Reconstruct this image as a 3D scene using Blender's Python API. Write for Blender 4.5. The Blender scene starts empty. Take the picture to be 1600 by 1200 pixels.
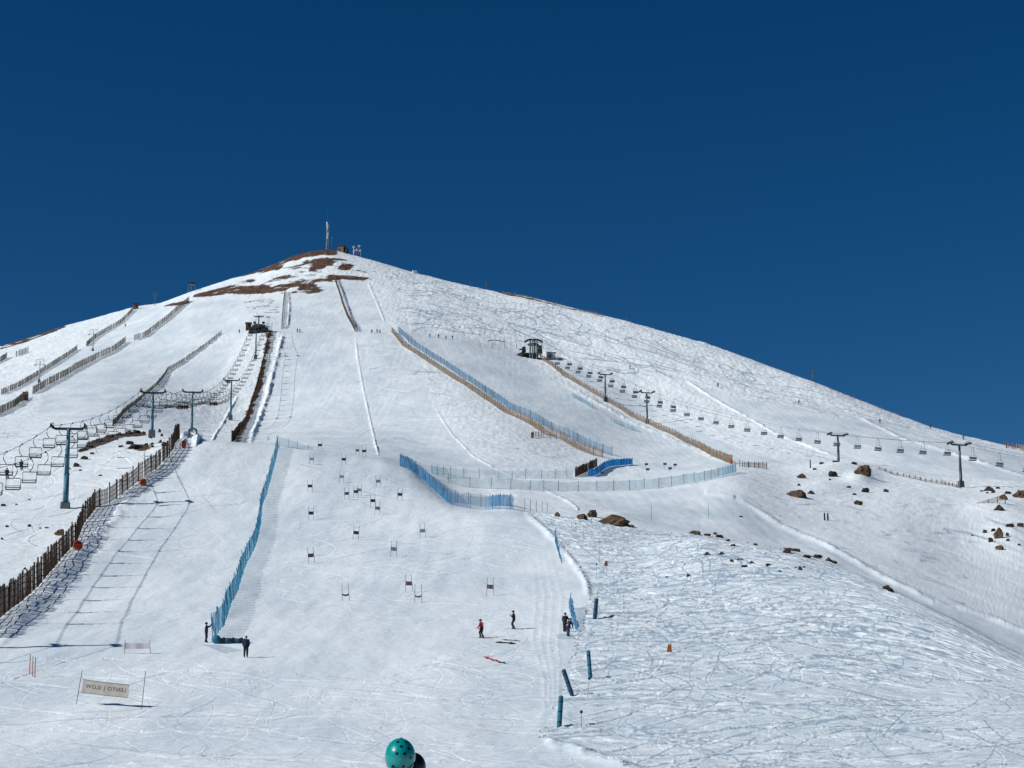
import bpy, math, random
import numpy as np
from mathutils import Vector, Matrix, noise as mnoise

random.seed(7)
rng = np.random.default_rng(11)
scene = bpy.context.scene
COL = scene.collection

# ------------------------------------------------------------------ camera
F = 3000.0                       # focal length in photo pixels (1600 wide)
TANP = 0.19
PITCH = math.atan(TANP)
CP, SP = math.cos(PITCH), math.sin(PITCH)
cam_d = bpy.data.cameras.new("camera")
cam_d.sensor_width = 36.0
cam_d.lens = 36.0 * F / 1600.0
cam_d.clip_start = 0.5
cam_d.clip_end = 9000.0
cam = bpy.data.objects.new("camera", cam_d)
COL.objects.link(cam)
cam.location = (0, 0, 0)
cam.rotation_euler = (math.pi / 2 + PITCH, 0, 0)
scene.camera = cam

# ------------------------------------------------------------------ light
SUN = Vector((-0.79, -0.24, 0.56)).normalized()
elev = math.asin(SUN.z)
w = bpy.data.worlds.new("World")
scene.world = w
w.use_nodes = True
nt = w.node_tree
bg = nt.nodes["Background"]
sky = nt.nodes.new("ShaderNodeTexSky")
sky.sky_type = 'NISHITA'
sky.sun_disc = False
sky.sun_elevation = elev
sky.sun_rotation = math.atan2(SUN.x, SUN.y)
sky.altitude = 3000
sky.air_density = 0.9
sky.dust_density = 0.0
sky.ozone_density = 4.0
hs = nt.nodes.new("ShaderNodeHueSaturation")
hs.inputs["Hue"].default_value = 0.5
hs.inputs["Saturation"].default_value = 1.305
hs.inputs["Value"].default_value = 0.90
nt.links.new(sky.outputs[0], hs.inputs["Color"])
nt.links.new(hs.outputs[0], bg.inputs["Color"])
bg.inputs["Strength"].default_value = 0.055
sun_d = bpy.data.lights.new("sun", 'SUN')
sun_d.energy = 4.5
sun_d.angle = math.radians(0.53)
sun_d.color = (1.0, 0.98, 0.945)
sun = bpy.data.objects.new("sun", sun_d)
sun.rotation_euler = SUN.to_track_quat('Z', 'Y').to_euler()
COL.objects.link(sun)
scene.view_settings.view_transform = 'Standard'
scene.view_settings.look = 'None'
scene.view_settings.exposure = 0.0
scene.view_settings.gamma = 1.0
scene.cycles.max_bounces = 6
scene.cycles.transparent_max_bounces = 24
scene.cycles.use_denoising = True

# ------------------------------------------------------------------ terrain
# The mountain is one height field.  It is described by lines that run across
# the slope; each has its distance y (metres ahead) and its height, given as
# the line of sight (row of the photograph) under which the foot of the slope sees it.
DENSE0, DENSE1 = -90, 1690
left, s, u = [], 1.5, DENSE0
while u > -3600:
    u -= s; s *= 1.09; left.append(u)
right, s, u = [], 1.5, DENSE1
while u < 5200:
    u += s; s *= 1.09; right.append(u)
UC = np.array(left[::-1] + list(np.arange(DENSE0, DENSE1 + 1)) + right, float)
NC = len(UC)

ZN = -1.72
def vflat(r): return 1170 - F * ZN / r      # line of sight of a point at eye-foot level
ISO = [   # (rows to the next line, smoothing in px, [(u, v, y) ...])
 (26, 0, [(0, vflat(3.0), 3.0)]),
 (50, 0, [(0, vflat(55), 55), ]),
 (70, 30, [(0, 1203, 100), (900, 1204, 100), (1600, 1208, 98)]),
 (115, 30, [(0, 1135, 122), (900, 1135, 122), (1600, 1140, 115)]),
 (115, 30, [(0, 1026, 159), (900, 1026, 159), (1300, 1036, 150), (1600, 1085, 135), (1900, 1120, 128)]),
 (140, 30, [(0, 925, 212), (800, 925, 212), (1000, 935, 203), (1200, 930, 196), (1300, 932, 193), (1400, 948, 184), (1500, 985, 172), (1600, 1036, 158), (1800, 1110, 135)]),
 (90, 10, [(-300, 800, 285), (600, 803, 285), (700, 800, 287), (800, 800, 288), (900, 835, 262), (1000, 850, 252), (1100, 836, 250), (1170, 845, 246), (1230, 857, 240), (1300, 877, 232), (1340, 892, 225), (1400, 921, 212), (1500, 972, 192), (1600, 1024, 172), (1800, 1100, 140)]),
 (110, 8, [(-400, 715, 345), (0, 705, 350), (200, 696, 352), (310, 690, 352), (437, 697, 354), (480, 699, 354), (520, 704, 355), (600, 718, 350), (640, 735, 345), (707, 787, 308), (760, 791, 318), (800, 780, 328), (900, 800, 305), (960, 819, 292), (1000, 824, 290), (1100, 838, 282), (1230, 861, 282), (1300, 880, 268), (1400, 923, 243), (1500, 973, 216), (1600, 1026, 190), (1800, 1102, 165)]),
 (150, 22, [(-400, 705, 400), (0, 692, 400), (200, 683, 400), (300, 690.5, 390), (437, 699, 385), (480, 700, 385), (520, 705, 385), (600, 719, 380), (640, 733, 385), (707, 755, 400), (760, 755, 405), (800, 760, 400), (900, 764, 400), (1000, 766, 400), (1100, 754, 415), (1150, 740, 430), (1230, 765, 420), (1300, 766, 430), (1400, 770, 430), (1500, 775, 440), (1600, 806, 400), (1800, 850, 380)]),
 (165, 40, [(-400, 650, 600), (0, 630, 600), (100, 628, 590), (200, 640, 560), (300, 667, 560), (354, 668, 605), (437, 662, 600), (520, 665, 580), (600, 675, 560), (700, 690, 530), (800, 692, 530), (900, 697, 560), (1000, 690, 630), (1100, 705, 592), (1200, 715, 562), (1300, 728, 545), (1400, 745, 510), (1500, 760, 485), (1600, 765, 470), (1800, 790, 460)]),
 (80, 20, [(-400, 625, 800), (0, 575, 800), (100, 550, 820), (200, 530, 840), (300, 523, 820), (403, 517, 800), (440, 518, 800), (555, 520, 800), (612, 521, 800), (720, 530, 812), (830, 548, 825), (900, 590, 765), (1000, 622, 740), (1100, 642, 702), (1200, 657, 672), (1300, 677, 638), (1400, 695, 612), (1500, 712, 595), (1600, 733, 580), (1800, 785, 560)]),
 (75, 20, [(-400, 605, 900), (0, 553, 900), (200, 502, 940), (300, 468, 950), (450, 456, 920), (525, 440, 940), (600, 450, 930), (700, 470, 915), (800, 490, 900), (900, 517, 875), (1000, 540, 842), (1200, 607, 770), (1300, 638, 732), (1400, 668, 698), (1500, 690, 662), (1600, 715, 640), (1800, 765, 620)]),
 (5, 2, None),
 (10, 0, None), (8, 0, None), (0, 0, None)]
SKY = [(-3600, 1150), (-400, 600), (-60, 556), (0, 541), (50, 526), (104, 508), (132, 501), (170, 491), (212, 480), (250, 474), (300, 455), (350, 439), (400, 424), (430, 412), (460, 400), (485, 392.5), (510, 390.5), (522, 391), (550, 398.5), (580, 406), (647, 426), (700, 440), (760, 454), (850, 470), (915, 486), (975, 501), (1025, 515), (1100, 536), (1180, 564), (1269, 596), (1337, 623), (1416, 654), (1453, 667), (1505, 681), (1574, 697), (1600, 702), (1700, 735), (2000, 830), (5200, 1150)]
SKYR = [(-3600, 700), (-400, 900), (0, 960), (300, 1030), (510, 1040), (700, 1000), (1000, 912), (1300, 795), (1600, 695), (2000, 660), (5200, 500)]

def gsm(a, sig):
    if sig <= 0: return a
    uu = np.arange(UC[0], UC[-1], 2.0)
    b = np.interp(uu, UC, a)
    n = int(3 * sig / 2) + 1
    k = np.exp(-0.5 * (np.arange(-n, n + 1) * 2.0 / sig) ** 2); k /= k.sum()
    b = np.convolve(np.pad(b, n, mode='edge'), k, mode='valid')
    return np.interp(UC, uu, b)

VK, RK = [], []
for n_, sm_, pts in ISO:
    if pts is None: continue
    p = np.array(pts, float)
    VK.append(gsm(np.interp(UC, p[:, 0], p[:, 1]), sm_)); RK.append(gsm(np.interp(UC, p[:, 0], p[:, 2]), max(sm_, 15)))
p = np.array(SKY); q = np.array(SKYR)
sv = gsm(np.interp(UC, p[:, 0], p[:, 1]), 3); sr = gsm(np.interp(UC, q[:, 0], q[:, 1]), 30)
VK.append(sv); RK.append(sr)
# outside the frame the flanks keep below the skyline
for k in range(4, len(VK) - 1):
    VK[k] = np.maximum(VK[k], sv + (len(VK) - 1 - k) * 3.0)
VK.append(sv + 7); RK.append(sr + 45)
VK.append(sv + 60); RK.append(sr + 300)
VK.append(np.maximum(sv + 500, 1180)); RK.append(sr + 1500)
VK, RK = np.array(VK), np.array(RK)
NK = len(VK)

def pchip_rows(Y, counts):
    d = np.diff(Y, axis=0)
    m = np.zeros_like(Y)
    a, b = d[:-1], d[1:]
    ok = a * b > 0
    m[1:-1] = np.where(ok, 2 * a * b / np.where(ok, a + b, 1), 0)
    m[0], m[-1] = d[0], d[-1]
    out = []
    for k in range(len(Y) - 1):
        n = counts[k]
        t = (np.arange(n) / n)[:, None]
        h00 = 2*t**3 - 3*t**2 + 1; h10 = t**3 - 2*t**2 + t; h01 = -2*t**3 + 3*t**2; h11 = t**3 - t**2
        out.append(h00 * Y[k] + h10 * m[k] + h01 * Y[k+1] + h11 * m[k+1])
    out.append(Y[-1:])
    return np.concatenate(out)
counts = [i[0] for i in ISO]
KROW = np.concatenate([[0], np.cumsum(counts[:NK - 1])])       # row index of each line
RG = pchip_rows(RK, counts); VG = pchip_rows(VK, counts)
VG[:int(KROW[1])] = vflat(RG[:int(KROW[1])])
NR = RG.shape[0]
SKYROW = int(KROW[12])
UG = np.broadcast_to(UC, VG.shape)
b_ = (600 - VG) / F
t_ = RG / (CP - b_ * SP)
X = t_ * (UG - 800) / F
Z = t_ * (SP + b_ * CP)
Y = RG.copy()
CELLX = np.abs(np.gradient(X, axis=1)); CELLY = np.abs(np.gradient(RG, axis=0))

# ---- value noise
def _h(ix, iy, seed):
    n = (ix.astype(np.int64) * 374761393 + iy.astype(np.int64) * 668265263 + seed * 974634777) & 0xffffffff
    n = ((n ^ (n >> 13)) * 1274126177) & 0xffffffff
    n = n ^ (n >> 16)
    return (n & 0xffff).astype(np.float32) / 32767.5 - 1.0
def vnoise(x, y, seed=0):
    ix, iy = np.floor(x), np.floor(y)
    fx, fy = (x - ix).astype(np.float32), (y - iy).astype(np.float32)
    fx = fx*fx*(3-2*fx); fy = fy*fy*(3-2*fy)
    a = _h(ix, iy, seed); b = _h(ix+1, iy, seed); c = _h(ix, iy+1, seed); d = _h(ix+1, iy+1, seed)
    return a + (b-a)*fx + (c-a)*fy + (a-b-c+d)*fx*fy
def fbm(x, y, seed, octs=3, gain=0.5):
    s = 0; amp = 1
    for o in range(octs):
        s = s + amp * vnoise(x * 2.03**o + 17.3*o, y * 2.03**o - 9.1*o, seed + o); amp *= gain
    return s

def blur(m, ru, rv, times=2):
    for _ in range(times):
        for ax, r in ((1, ru), (0, rv)):
            if r < 1: continue
            pad = [(0, 0), (0, 0)]; pad[ax] = (r + 1, r)
            c = np.cumsum(np.pad(m, pad, mode='edge'), axis=ax, dtype=np.float32)
            if ax == 1: m = (c[:, 2*r+1:] - c[:, :-(2*r+1)]) / (2*r+1)
            else: m = (c[2*r+1:] - c[:-(2*r+1)]) / (2*r+1)
    return m
VIS = np.zeros(VG.shape, bool); VIS[:SKYROW + 2] = True
def polymask(poly, rows=None):
    m = np.zeros(VG.shape, bool)
    px = np.array([a[0] for a in poly], float); py = np.array([a[1] for a in poly], float)
    c0, c1 = np.searchsorted(UC, px.min()), np.searchsorted(UC, px.max()) + 1
    sub_u, sub_v = UG[:SKYROW+2, c0:c1], VG[:SKYROW+2, c0:c1]
    ins = np.zeros(sub_u.shape, bool)
    n = len(px)
    for i in range(n):
        j = (i + 1) % n
        if py[i] == py[j]: continue
        cond = (py[i] > sub_v) != (py[j] > sub_v)
        ins ^= cond & (sub_u < (px[j]-px[i]) * (sub_v - py[i]) / (py[j]-py[i]) + px[i])
    m[:SKYROW+2, c0:c1] = ins
    if rows:
        m[:rows[0]] = False; m[rows[1]:] = False
    return m
def linedist(pts, reach, sv=1.0):
    """distance (photo px) from a line traced on the slope, plus signed side; only near it"""
    D = np.full(VG.shape, 1e3, np.float32); S = np.zeros(VG.shape, np.float32); T = np.zeros(VG.shape, np.float32)
    for i in range(len(pts) - 1):
        (x0, y0), (x1, y1) = pts[i][:2], pts[i+1][:2]
        c0, c1 = np.searchsorted(UC, min(x0, x1) - reach), np.searchsorted(UC, max(x0, x1) + reach) + 1
        uu, vv = UG[:SKYROW, c0:c1], VG[:SKYROW, c0:c1]
        dx, dy = x1 - x0, (y1 - y0) * sv
        L2 = dx*dx + dy*dy + 1e-9
        wx, wy = uu - x0, (vv - y0) * sv
        t = np.clip((wx*dx + wy*dy) / L2, 0, 1)
        ex, ey = wx - t*dx, wy - t*dy
        d = np.sqrt(ex*ex + ey*ey)
        s = np.sign(dx*ey - dy*ex)
        D0 = D[:SKYROW, c0:c1]; near = d < D0
        D0[near] = d[near]
        S[:SKYROW, c0:c1][near] = s[near]
        T[:SKYROW, c0:c1][near] = ((i + t) / (len(pts) - 1))[near]
    return D, S, T

R7, R6, R8 = int(KROW[7]), int(KROW[6]), int(KROW[8])
GROOM = [
 ([(-90, 1080), (0, 1015), (100, 908), (190, 803), (255, 735), (300, 694), (360, 688), (437, 695), (520, 702), (600, 716), (625, 730), (662, 752), (687, 774), (707, 791), (806, 798), (850, 830), (880, 860), (905, 890), (922, 932), (905, 1000), (885, 1090), (846, 1150), (930, 1181), (1010, 1215), (-90, 1215)], None),
 ([(447, 458), (522, 437), (554, 519), (575, 640), (593, 712), (520, 700), (437, 697), (385, 695), (405, 640), (425, 570), (442, 518)], None),
 ([(527, 436), (575, 440), (612, 516), (555, 519)], None),
 ([(557, 520), (612, 522), (655, 570), (680, 640), (740, 712), (800, 746), (640, 735), (596, 712), (575, 620)], None),
 ([(622, 515), (720, 528), (800, 545), (880, 602), (960, 645), (1060, 690), (1145, 727), (1150, 742), (1000, 752), (990, 727), (905, 703), (820, 650), (735, 600), (660, 550)], None),
 ([(300, 472), (445, 462), (440, 515), (380, 518), (347, 522), (262, 580), (200, 642), (60, 645), (75, 607), (197, 537), (228, 530)], None),
 ([(134, 543), (211, 484), (245, 478), (295, 468), (225, 525), (195, 533), (140, 560), (60, 600), (30, 610), (75, 575), (122, 547)], None),
 ([(60, 650), (200, 645), (300, 560), (380, 520), (388, 520), (340, 590), (250, 660), (180, 660)], None),
 ([(895, 770), (1000, 768), (1060, 762), (1150, 780), (1220, 822), (1290, 852), (1375, 900), (1459, 940), (1544, 965), (1650, 1000), (1650, 1040), (1600, 1022), (1500, 969), (1398, 918), (1313, 874), (1222, 850), (1100, 832), (1010, 822), (960, 800)], None),
 ([(1070, 594), (1180, 662), (1272, 702), (1330, 722), (1430, 742), (1600, 752), (1650, 745), (1516, 720), (1416, 691), (1337, 652), (1250, 635), (1150, 620)], None),
 ([(850, 558), (900, 570), (960, 600), (1040, 650), (1150, 700), (1230, 722), (1170, 727), (1100, 702), (1000, 655), (920, 610)], None),
 ([(1340, 655), (1416, 690), (1516, 718), (1620, 745), (1620, 720), (1480, 690), (1400, 662)], None),
]
G = np.zeros(VG.shape, np.float32)
for poly, rows in GROOM: G[polymask(poly, rows)] = 1
G[:int(KROW[2])-20] = 1
G = blur(G, 3, 3, 2)
ROUGH = 1 - G
HUMP = np.clip((VG - 760) / 120, 0, 1)                      # nearer = deeper tracks

# ---- relief
dz = np.zeros(VG.shape, np.float32)
far = np.clip((RG - 300) / 500, 0, 1)
dz += (0.35 * fbm(X / 34, Y / 60, 3, 2) * np.clip(RG / 120 - .9, 0, 1)).astype(np.float32)
dz += 0.07 * fbm(X / 5.5, Y / 13, 21, 3) * (0.55 + 0.7 * ROUGH)
nz1 = fbm(X / 2.3, Y / 3.2, 31, 2); nz2 = fbm(X / 1.0, Y / 1.4, 41, 2)
dz += ROUGH * (0.045 + 0.10 * far) * (1 - np.abs(nz1)) * 1.0
dz += ROUGH * (0.018 + 0.085 * far) * nz2 + ROUGH * 0.16 * far * fbm(X / 5.0, Y / 10.0, 51, 2)
dz += G * (0.008 + 0.018 * far) * fbm(X / 0.9, Y / 2.2, 61, 2)
dz += G * 0.04 * fbm(X / 2.4, Y / 7.0, 71, 3)
dz += G * 0.012 * np.sin(X * 2.6 + 2 * fbm(X / 30, Y / 80, 79, 2)) * np.clip(fbm(X / 9, Y / 60, 78, 2) + .35, 0, 1)
dz += G * 0.010 * np.sin(Y * 2.2 + 1.5 * fbm(X / 20, Y / 30, 75, 2)) * np.clip(fbm(X / 12, Y / 40, 77, 2) + .3, 0, 1)
# moguls on the steep right face
MOG = blur(polymask([(590, 415), (700, 441), (860, 474), (1025, 516), (1180, 565), (1337, 624), (1480, 678), (1300, 655), (1100, 610), (960, 580), (850, 545), (700, 525), (620, 515)]).astype(np.float32), 8, 4)
dz += MOG * 0.17 * (0.6 - np.abs(vnoise(X / 4.2 + 2*vnoise(X/9, Y/9, 5), Y / 5.5, 81)))

# banks of ploughed snow, piste edges and cornices: (line, width px, height m, roughness)
BERM = [
 ([(0, 1000), (60, 935), (100, 897), (150, 838), (190, 793), (240, 742), (290, 698)], 11, 0.26, 0.5),
 ([(283, 690), (300, 684), (312, 690)], 7, 1.0, .5),
 ([(443, 519), (437, 545), (428, 578), (418, 620), (405, 655), (390, 692)], 3.2, .75, .6),
 ([(450, 458), (452, 480), (449, 512)], 2.2, .6, .4),
 ([(527, 437), (537, 462), (548, 495), (558, 519)], 2.0, .6, .45),
 ([(555, 521), (559, 560), (568, 610), (577, 650), (586, 690), (592, 711)], 1.5, 0.22, .6),
 ([(575, 440), (588, 470), (602, 505)], 1.3, 0.22, .5),
 ([(680, 637), (707, 680), (740, 712), (800, 745)], 1.3, 0.16, .5),
 ([(852, 767), (892, 786), (905, 796)], 1.8, 0.18, .5),
 ([(820, 797), (850, 828), (880, 858), (900, 885), (915, 905), (921, 932)], 5, 0.25, .45),
 ([(842, 1152), (878, 1166), (932, 1181), (990, 1200), (1060, 1225)], 7, 0.22, .6),
 ([(1070, 592), (1100, 612), (1180, 660), (1211, 678), (1272, 701), (1311, 715)], 1.5, 0.45, .35),
 ([(1337, 650), (1374, 668), (1416, 689), (1469, 703), (1516, 718), (1600, 744), (1640, 757)], 1.9, 0.5, .35),
 ([(1150, 778), (1220, 820), (1290, 851), (1375, 899), (1459, 939), (1544, 964), (1600, 989), (1650, 1008)], 3.2, 0.38, .3),
 ([(1100, 770), (1150, 778)], 3, 0.25, .3),
 ([(880, 600), (960, 645), (1060, 692), (1140, 724)], 3, 0.35, .45),
 ([(330, 690), (352, 655), (372, 620)], 1.6, 0.35, .35),
]
for pts, wid, hgt, ro in BERM:
    D, S, T = linedist(pts, wid * 4)
    ends = np.clip(np.minimum(T, 1 - T) * 12, 0, 1)
    prof = np.exp(-(D / wid) ** 2) * ends
    nn = 1 + ro * fbm(X / 1.3, Y / 4.0, 91, 3) * 1.1 + .35 * vnoise(X / 7, Y / 12, 97)
    dz += (hgt * prof * nn).astype(np.float32)
    if ro >= .5: dz += prof * 0.03 * fbm(X / 0.6, Y / 1.6, 95, 2)

# the two snow-covered humps by the right-hand lift
for (cu, cv, su, sv_, h) in ((1315, 738, 62, 9, 2.6), (1345, 752, 22, 8, 1.4), (1290, 762, 40, 10, 1.0), (1560, 795, 55, 14, 1.0), (1575, 838, 38, 16, .8), (960, 808, 40, 9, .6)):
    dz += (h * np.exp(-((UG - cu) / su) ** 2 - ((VG - cv) / sv_) ** 2)).astype(np.float32) * VIS

# ---- ski tracks cut into the loose snow
TR = np.zeros(VG.shape, np.float32); TM = np.zeros(VG.shape, np.float32); TF = np.zeros(VG.shape, np.float32)  # TR groove depth; TM groove shade, TF sunlit walls and spray as colour
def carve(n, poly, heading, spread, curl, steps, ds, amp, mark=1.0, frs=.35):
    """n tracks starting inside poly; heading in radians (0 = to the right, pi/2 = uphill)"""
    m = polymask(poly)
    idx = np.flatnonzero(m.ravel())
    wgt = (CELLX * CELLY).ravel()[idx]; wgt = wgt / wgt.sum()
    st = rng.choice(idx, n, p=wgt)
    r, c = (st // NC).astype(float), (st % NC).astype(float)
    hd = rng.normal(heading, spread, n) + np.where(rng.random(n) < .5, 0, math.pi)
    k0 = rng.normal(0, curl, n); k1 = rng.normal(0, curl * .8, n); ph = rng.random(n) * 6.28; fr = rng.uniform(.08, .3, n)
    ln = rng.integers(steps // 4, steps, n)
    am = amp * rng.uniform(.35, 1.15, n); mk = 2.2 * mark * rng.uniform(0, 1, n) ** 1.6; fresh_lit = rng.random(n) < frs
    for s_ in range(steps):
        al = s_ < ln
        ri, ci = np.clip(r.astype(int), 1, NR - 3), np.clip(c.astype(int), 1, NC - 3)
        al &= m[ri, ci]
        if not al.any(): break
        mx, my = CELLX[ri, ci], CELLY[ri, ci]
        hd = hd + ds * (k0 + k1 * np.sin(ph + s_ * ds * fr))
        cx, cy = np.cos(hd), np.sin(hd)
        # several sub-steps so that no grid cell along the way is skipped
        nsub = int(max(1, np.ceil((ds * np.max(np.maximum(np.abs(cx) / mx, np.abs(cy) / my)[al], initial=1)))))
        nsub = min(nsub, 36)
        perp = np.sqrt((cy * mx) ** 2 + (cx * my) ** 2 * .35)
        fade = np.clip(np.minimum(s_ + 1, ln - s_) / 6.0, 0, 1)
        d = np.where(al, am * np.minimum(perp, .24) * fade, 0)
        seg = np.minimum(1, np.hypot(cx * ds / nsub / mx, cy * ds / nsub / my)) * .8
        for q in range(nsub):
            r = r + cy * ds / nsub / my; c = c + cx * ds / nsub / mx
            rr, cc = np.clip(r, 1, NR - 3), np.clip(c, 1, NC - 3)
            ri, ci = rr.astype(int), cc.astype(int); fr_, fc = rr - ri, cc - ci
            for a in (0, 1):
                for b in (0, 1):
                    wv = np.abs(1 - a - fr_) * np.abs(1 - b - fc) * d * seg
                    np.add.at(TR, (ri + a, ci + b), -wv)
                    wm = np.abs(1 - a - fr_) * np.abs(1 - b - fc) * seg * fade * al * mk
                    np.add.at(TM, (ri + a, ci + b), np.where(fresh_lit, 0, wm)); np.add.at(TF, (ri + a, ci + b), np.where(fresh_lit, wm, 0))
                    np.add.at(TM, (ri + a, np.minimum(ci + b + 1, NC - 1)), np.where(fresh_lit, 0, wm * .7 * np.abs(cy))); np.add.at(TF, (ri + a, np.minimum(ci + b + 1, NC - 1)), np.where(fresh_lit, wm * .7 * np.abs(cy), 0))
                    np.add.at(TF, (np.minimum(ri + a + 1, NR - 1), np.minimum(ci + b + (np.sign(cy) * 2).astype(int), NC - 1)), np.where(fresh_lit, 0, wm * .5))
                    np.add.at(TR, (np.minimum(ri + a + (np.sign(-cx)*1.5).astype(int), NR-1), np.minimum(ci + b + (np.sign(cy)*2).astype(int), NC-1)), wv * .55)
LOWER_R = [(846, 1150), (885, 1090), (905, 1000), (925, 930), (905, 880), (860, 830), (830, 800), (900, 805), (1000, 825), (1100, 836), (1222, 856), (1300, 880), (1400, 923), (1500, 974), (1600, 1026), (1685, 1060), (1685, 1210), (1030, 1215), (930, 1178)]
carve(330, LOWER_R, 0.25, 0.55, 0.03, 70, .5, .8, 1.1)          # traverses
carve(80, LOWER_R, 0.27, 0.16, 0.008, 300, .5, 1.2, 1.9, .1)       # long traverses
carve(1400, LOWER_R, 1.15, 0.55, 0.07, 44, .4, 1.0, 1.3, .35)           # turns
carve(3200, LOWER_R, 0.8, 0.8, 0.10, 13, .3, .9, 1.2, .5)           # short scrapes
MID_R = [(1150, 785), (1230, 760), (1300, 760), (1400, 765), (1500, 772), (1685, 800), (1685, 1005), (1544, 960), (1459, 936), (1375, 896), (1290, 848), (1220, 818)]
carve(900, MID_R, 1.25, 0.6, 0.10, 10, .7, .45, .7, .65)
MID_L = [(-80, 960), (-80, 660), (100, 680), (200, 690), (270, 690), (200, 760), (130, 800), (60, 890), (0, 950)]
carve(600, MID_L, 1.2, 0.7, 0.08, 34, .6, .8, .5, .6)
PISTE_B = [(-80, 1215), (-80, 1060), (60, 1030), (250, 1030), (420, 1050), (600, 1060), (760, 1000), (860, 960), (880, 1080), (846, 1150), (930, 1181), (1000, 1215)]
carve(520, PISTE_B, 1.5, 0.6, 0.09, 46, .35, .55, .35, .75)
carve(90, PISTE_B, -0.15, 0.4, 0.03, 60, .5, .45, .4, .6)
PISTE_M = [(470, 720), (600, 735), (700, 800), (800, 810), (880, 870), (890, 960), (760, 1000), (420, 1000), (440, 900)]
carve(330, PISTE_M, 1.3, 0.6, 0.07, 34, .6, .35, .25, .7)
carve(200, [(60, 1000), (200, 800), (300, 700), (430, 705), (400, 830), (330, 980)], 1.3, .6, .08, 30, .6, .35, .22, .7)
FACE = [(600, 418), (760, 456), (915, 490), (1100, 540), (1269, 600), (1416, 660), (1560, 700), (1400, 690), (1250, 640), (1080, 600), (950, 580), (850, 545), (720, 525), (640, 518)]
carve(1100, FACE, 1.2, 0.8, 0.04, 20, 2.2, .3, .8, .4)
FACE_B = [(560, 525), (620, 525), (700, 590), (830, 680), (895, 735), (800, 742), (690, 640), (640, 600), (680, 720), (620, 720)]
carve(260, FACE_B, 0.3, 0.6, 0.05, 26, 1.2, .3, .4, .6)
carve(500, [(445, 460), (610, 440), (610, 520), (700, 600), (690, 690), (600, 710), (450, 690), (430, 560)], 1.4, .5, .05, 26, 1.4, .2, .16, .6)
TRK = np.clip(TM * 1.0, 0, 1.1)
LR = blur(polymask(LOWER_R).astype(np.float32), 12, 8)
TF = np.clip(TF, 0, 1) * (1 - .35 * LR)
TR = np.clip(TR, -.22, .15)
TR[:, 1:-1] = .25 * TR[:, :-2] + .5 * TR[:, 1:-1] + .25 * TR[:, 2:]
dz += TR
# long snowcat corduroy shoulder on the piste to the right of the gates
for k, off in enumerate((0, 13, 26, 40)):
    D, S, T = linedist([(830 + off*.6, 850), (838 + off, 930), (832 + off, 1000), (850 + off * .6, 1060), (852 + off * .5, 1110), (826 + off * .4, 1150)], 9)
    dz += (0.014 * np.clip(np.minimum(T,1-T)*5,0,1) * (1+.6*fbm(X/1.2,Y/3,131+k,2)) * np.exp(-(D / 3.0) ** 2)).astype(np.float32)
dz[:int(KROW[1])] *= 0.2
dz[SKYROW - 3:] *= 0.3
outside = np.clip((np.abs(UG - 800) - 900) / 60, 0, 1)
dz *= (1 - .8 * outside).astype(np.float32)
Z = Z + dz

# ---- bare ground where the wind and sun have taken the snow
def patch(polys): 
    m = np.zeros(VG.shape, np.float32)
    for p_ in polys: m[polymask(p_)] = 1
    return m
bare = patch([
 [(360, 436), (400, 421), (430, 409), (460, 397), (485, 389), (510, 387), (522, 388), (530, 397), (522, 400), (490, 402), (472, 404), (448, 411), (425, 419), (400, 426)],
 [(300, 461), (320, 457), (345, 450), (360, 446), (400, 446), (430, 445), (486, 437), (520, 429), (545, 430), (588, 434), (572, 437), (530, 437), (490, 441), (450, 450), (446, 458), (400, 459), (360, 460), (325, 464), (302, 466)],
 [(452, 459), (470, 446), (490, 444), (503, 452), (500, 458), (478, 458)],
 [(252, 479), (270, 474), (292, 470), (298, 474), (285, 477)],
 [(455, 415), (480, 409), (515, 405), (525, 410), (510, 416), (498, 424), (482, 424), (486, 416)],
 [(530, 421), (534, 413), (550, 414), (552, 419), (540, 423)],
 [(360, 431), (400, 422), (440, 417), (470, 415), (470, 418), (430, 423), (395, 428), (362, 434)],
 [(405, 444), (440, 431), (480, 427), (482, 430), (440, 436), (410, 447)],
 [(488, 405), (530, 404), (545, 407), (530, 409), (490, 408)],
 [(382, 440), (395, 436), (404, 440), (390, 443)],
 [(0, 548), (0, 536), (60, 520), (104, 505), (104, 511), (60, 527)],
 [(122, 709), (135, 695), (165, 682), (200, 675), (226, 674), (226, 680), (200, 684), (170, 692), (145, 702)],
 [(196, 702), (205, 694), (222, 694), (240, 698), (228, 703)],
 [(1222, 858), (1234, 853), (1250, 858), (1240, 861)],
 [(1262, 865), (1280, 868), (1290, 873), (1272, 870)],
 [(1296, 873), (1312, 879), (1300, 879)],
 [(1378, 914), (1388, 912), (1398, 921), (1395, 925)],
 [(740, 448), (790, 459), (900, 483), (950, 494), (950, 495), (900, 484.5), (790, 461.5)],
 [(416, 520), (424, 520), (418, 560), (408, 610), (392, 650), (374, 690), (364, 690), (384, 650), (400, 610), (410, 560)],
])
bare = blur(bare, 2, 2, 2)
rag = .75 * fbm(X / 9.0, Y / 7.0, 101, 4, .65) + .5 * fbm(X / 3.0, Y / 3.0, 103, 2)
bare = np.clip((bare + 0.55 * rag * (bare > .02) - 0.40) * 4, 0, 1)
bare *= VIS
spk = patch([[(380, 470), (440, 465), (435, 505), (390, 490)], [(430, 432), (520, 405), (560, 420), (520, 430)], [(560, 412), (600, 430), (560, 432), (535, 425)], [(330, 448), (470, 425), (500, 432), (400, 445)]])
bare = np.maximum(bare, spk * np.clip((fbm(X / 5.5, Y / 3.2, 111, 3) - 0.62) * 5, 0, 1))
icy_shade = np.clip(0.5 + 0.5 * fbm(X / 7, Y / 20, 121, 3), 0, 1) * (0.4 + .6 * G)
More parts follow.
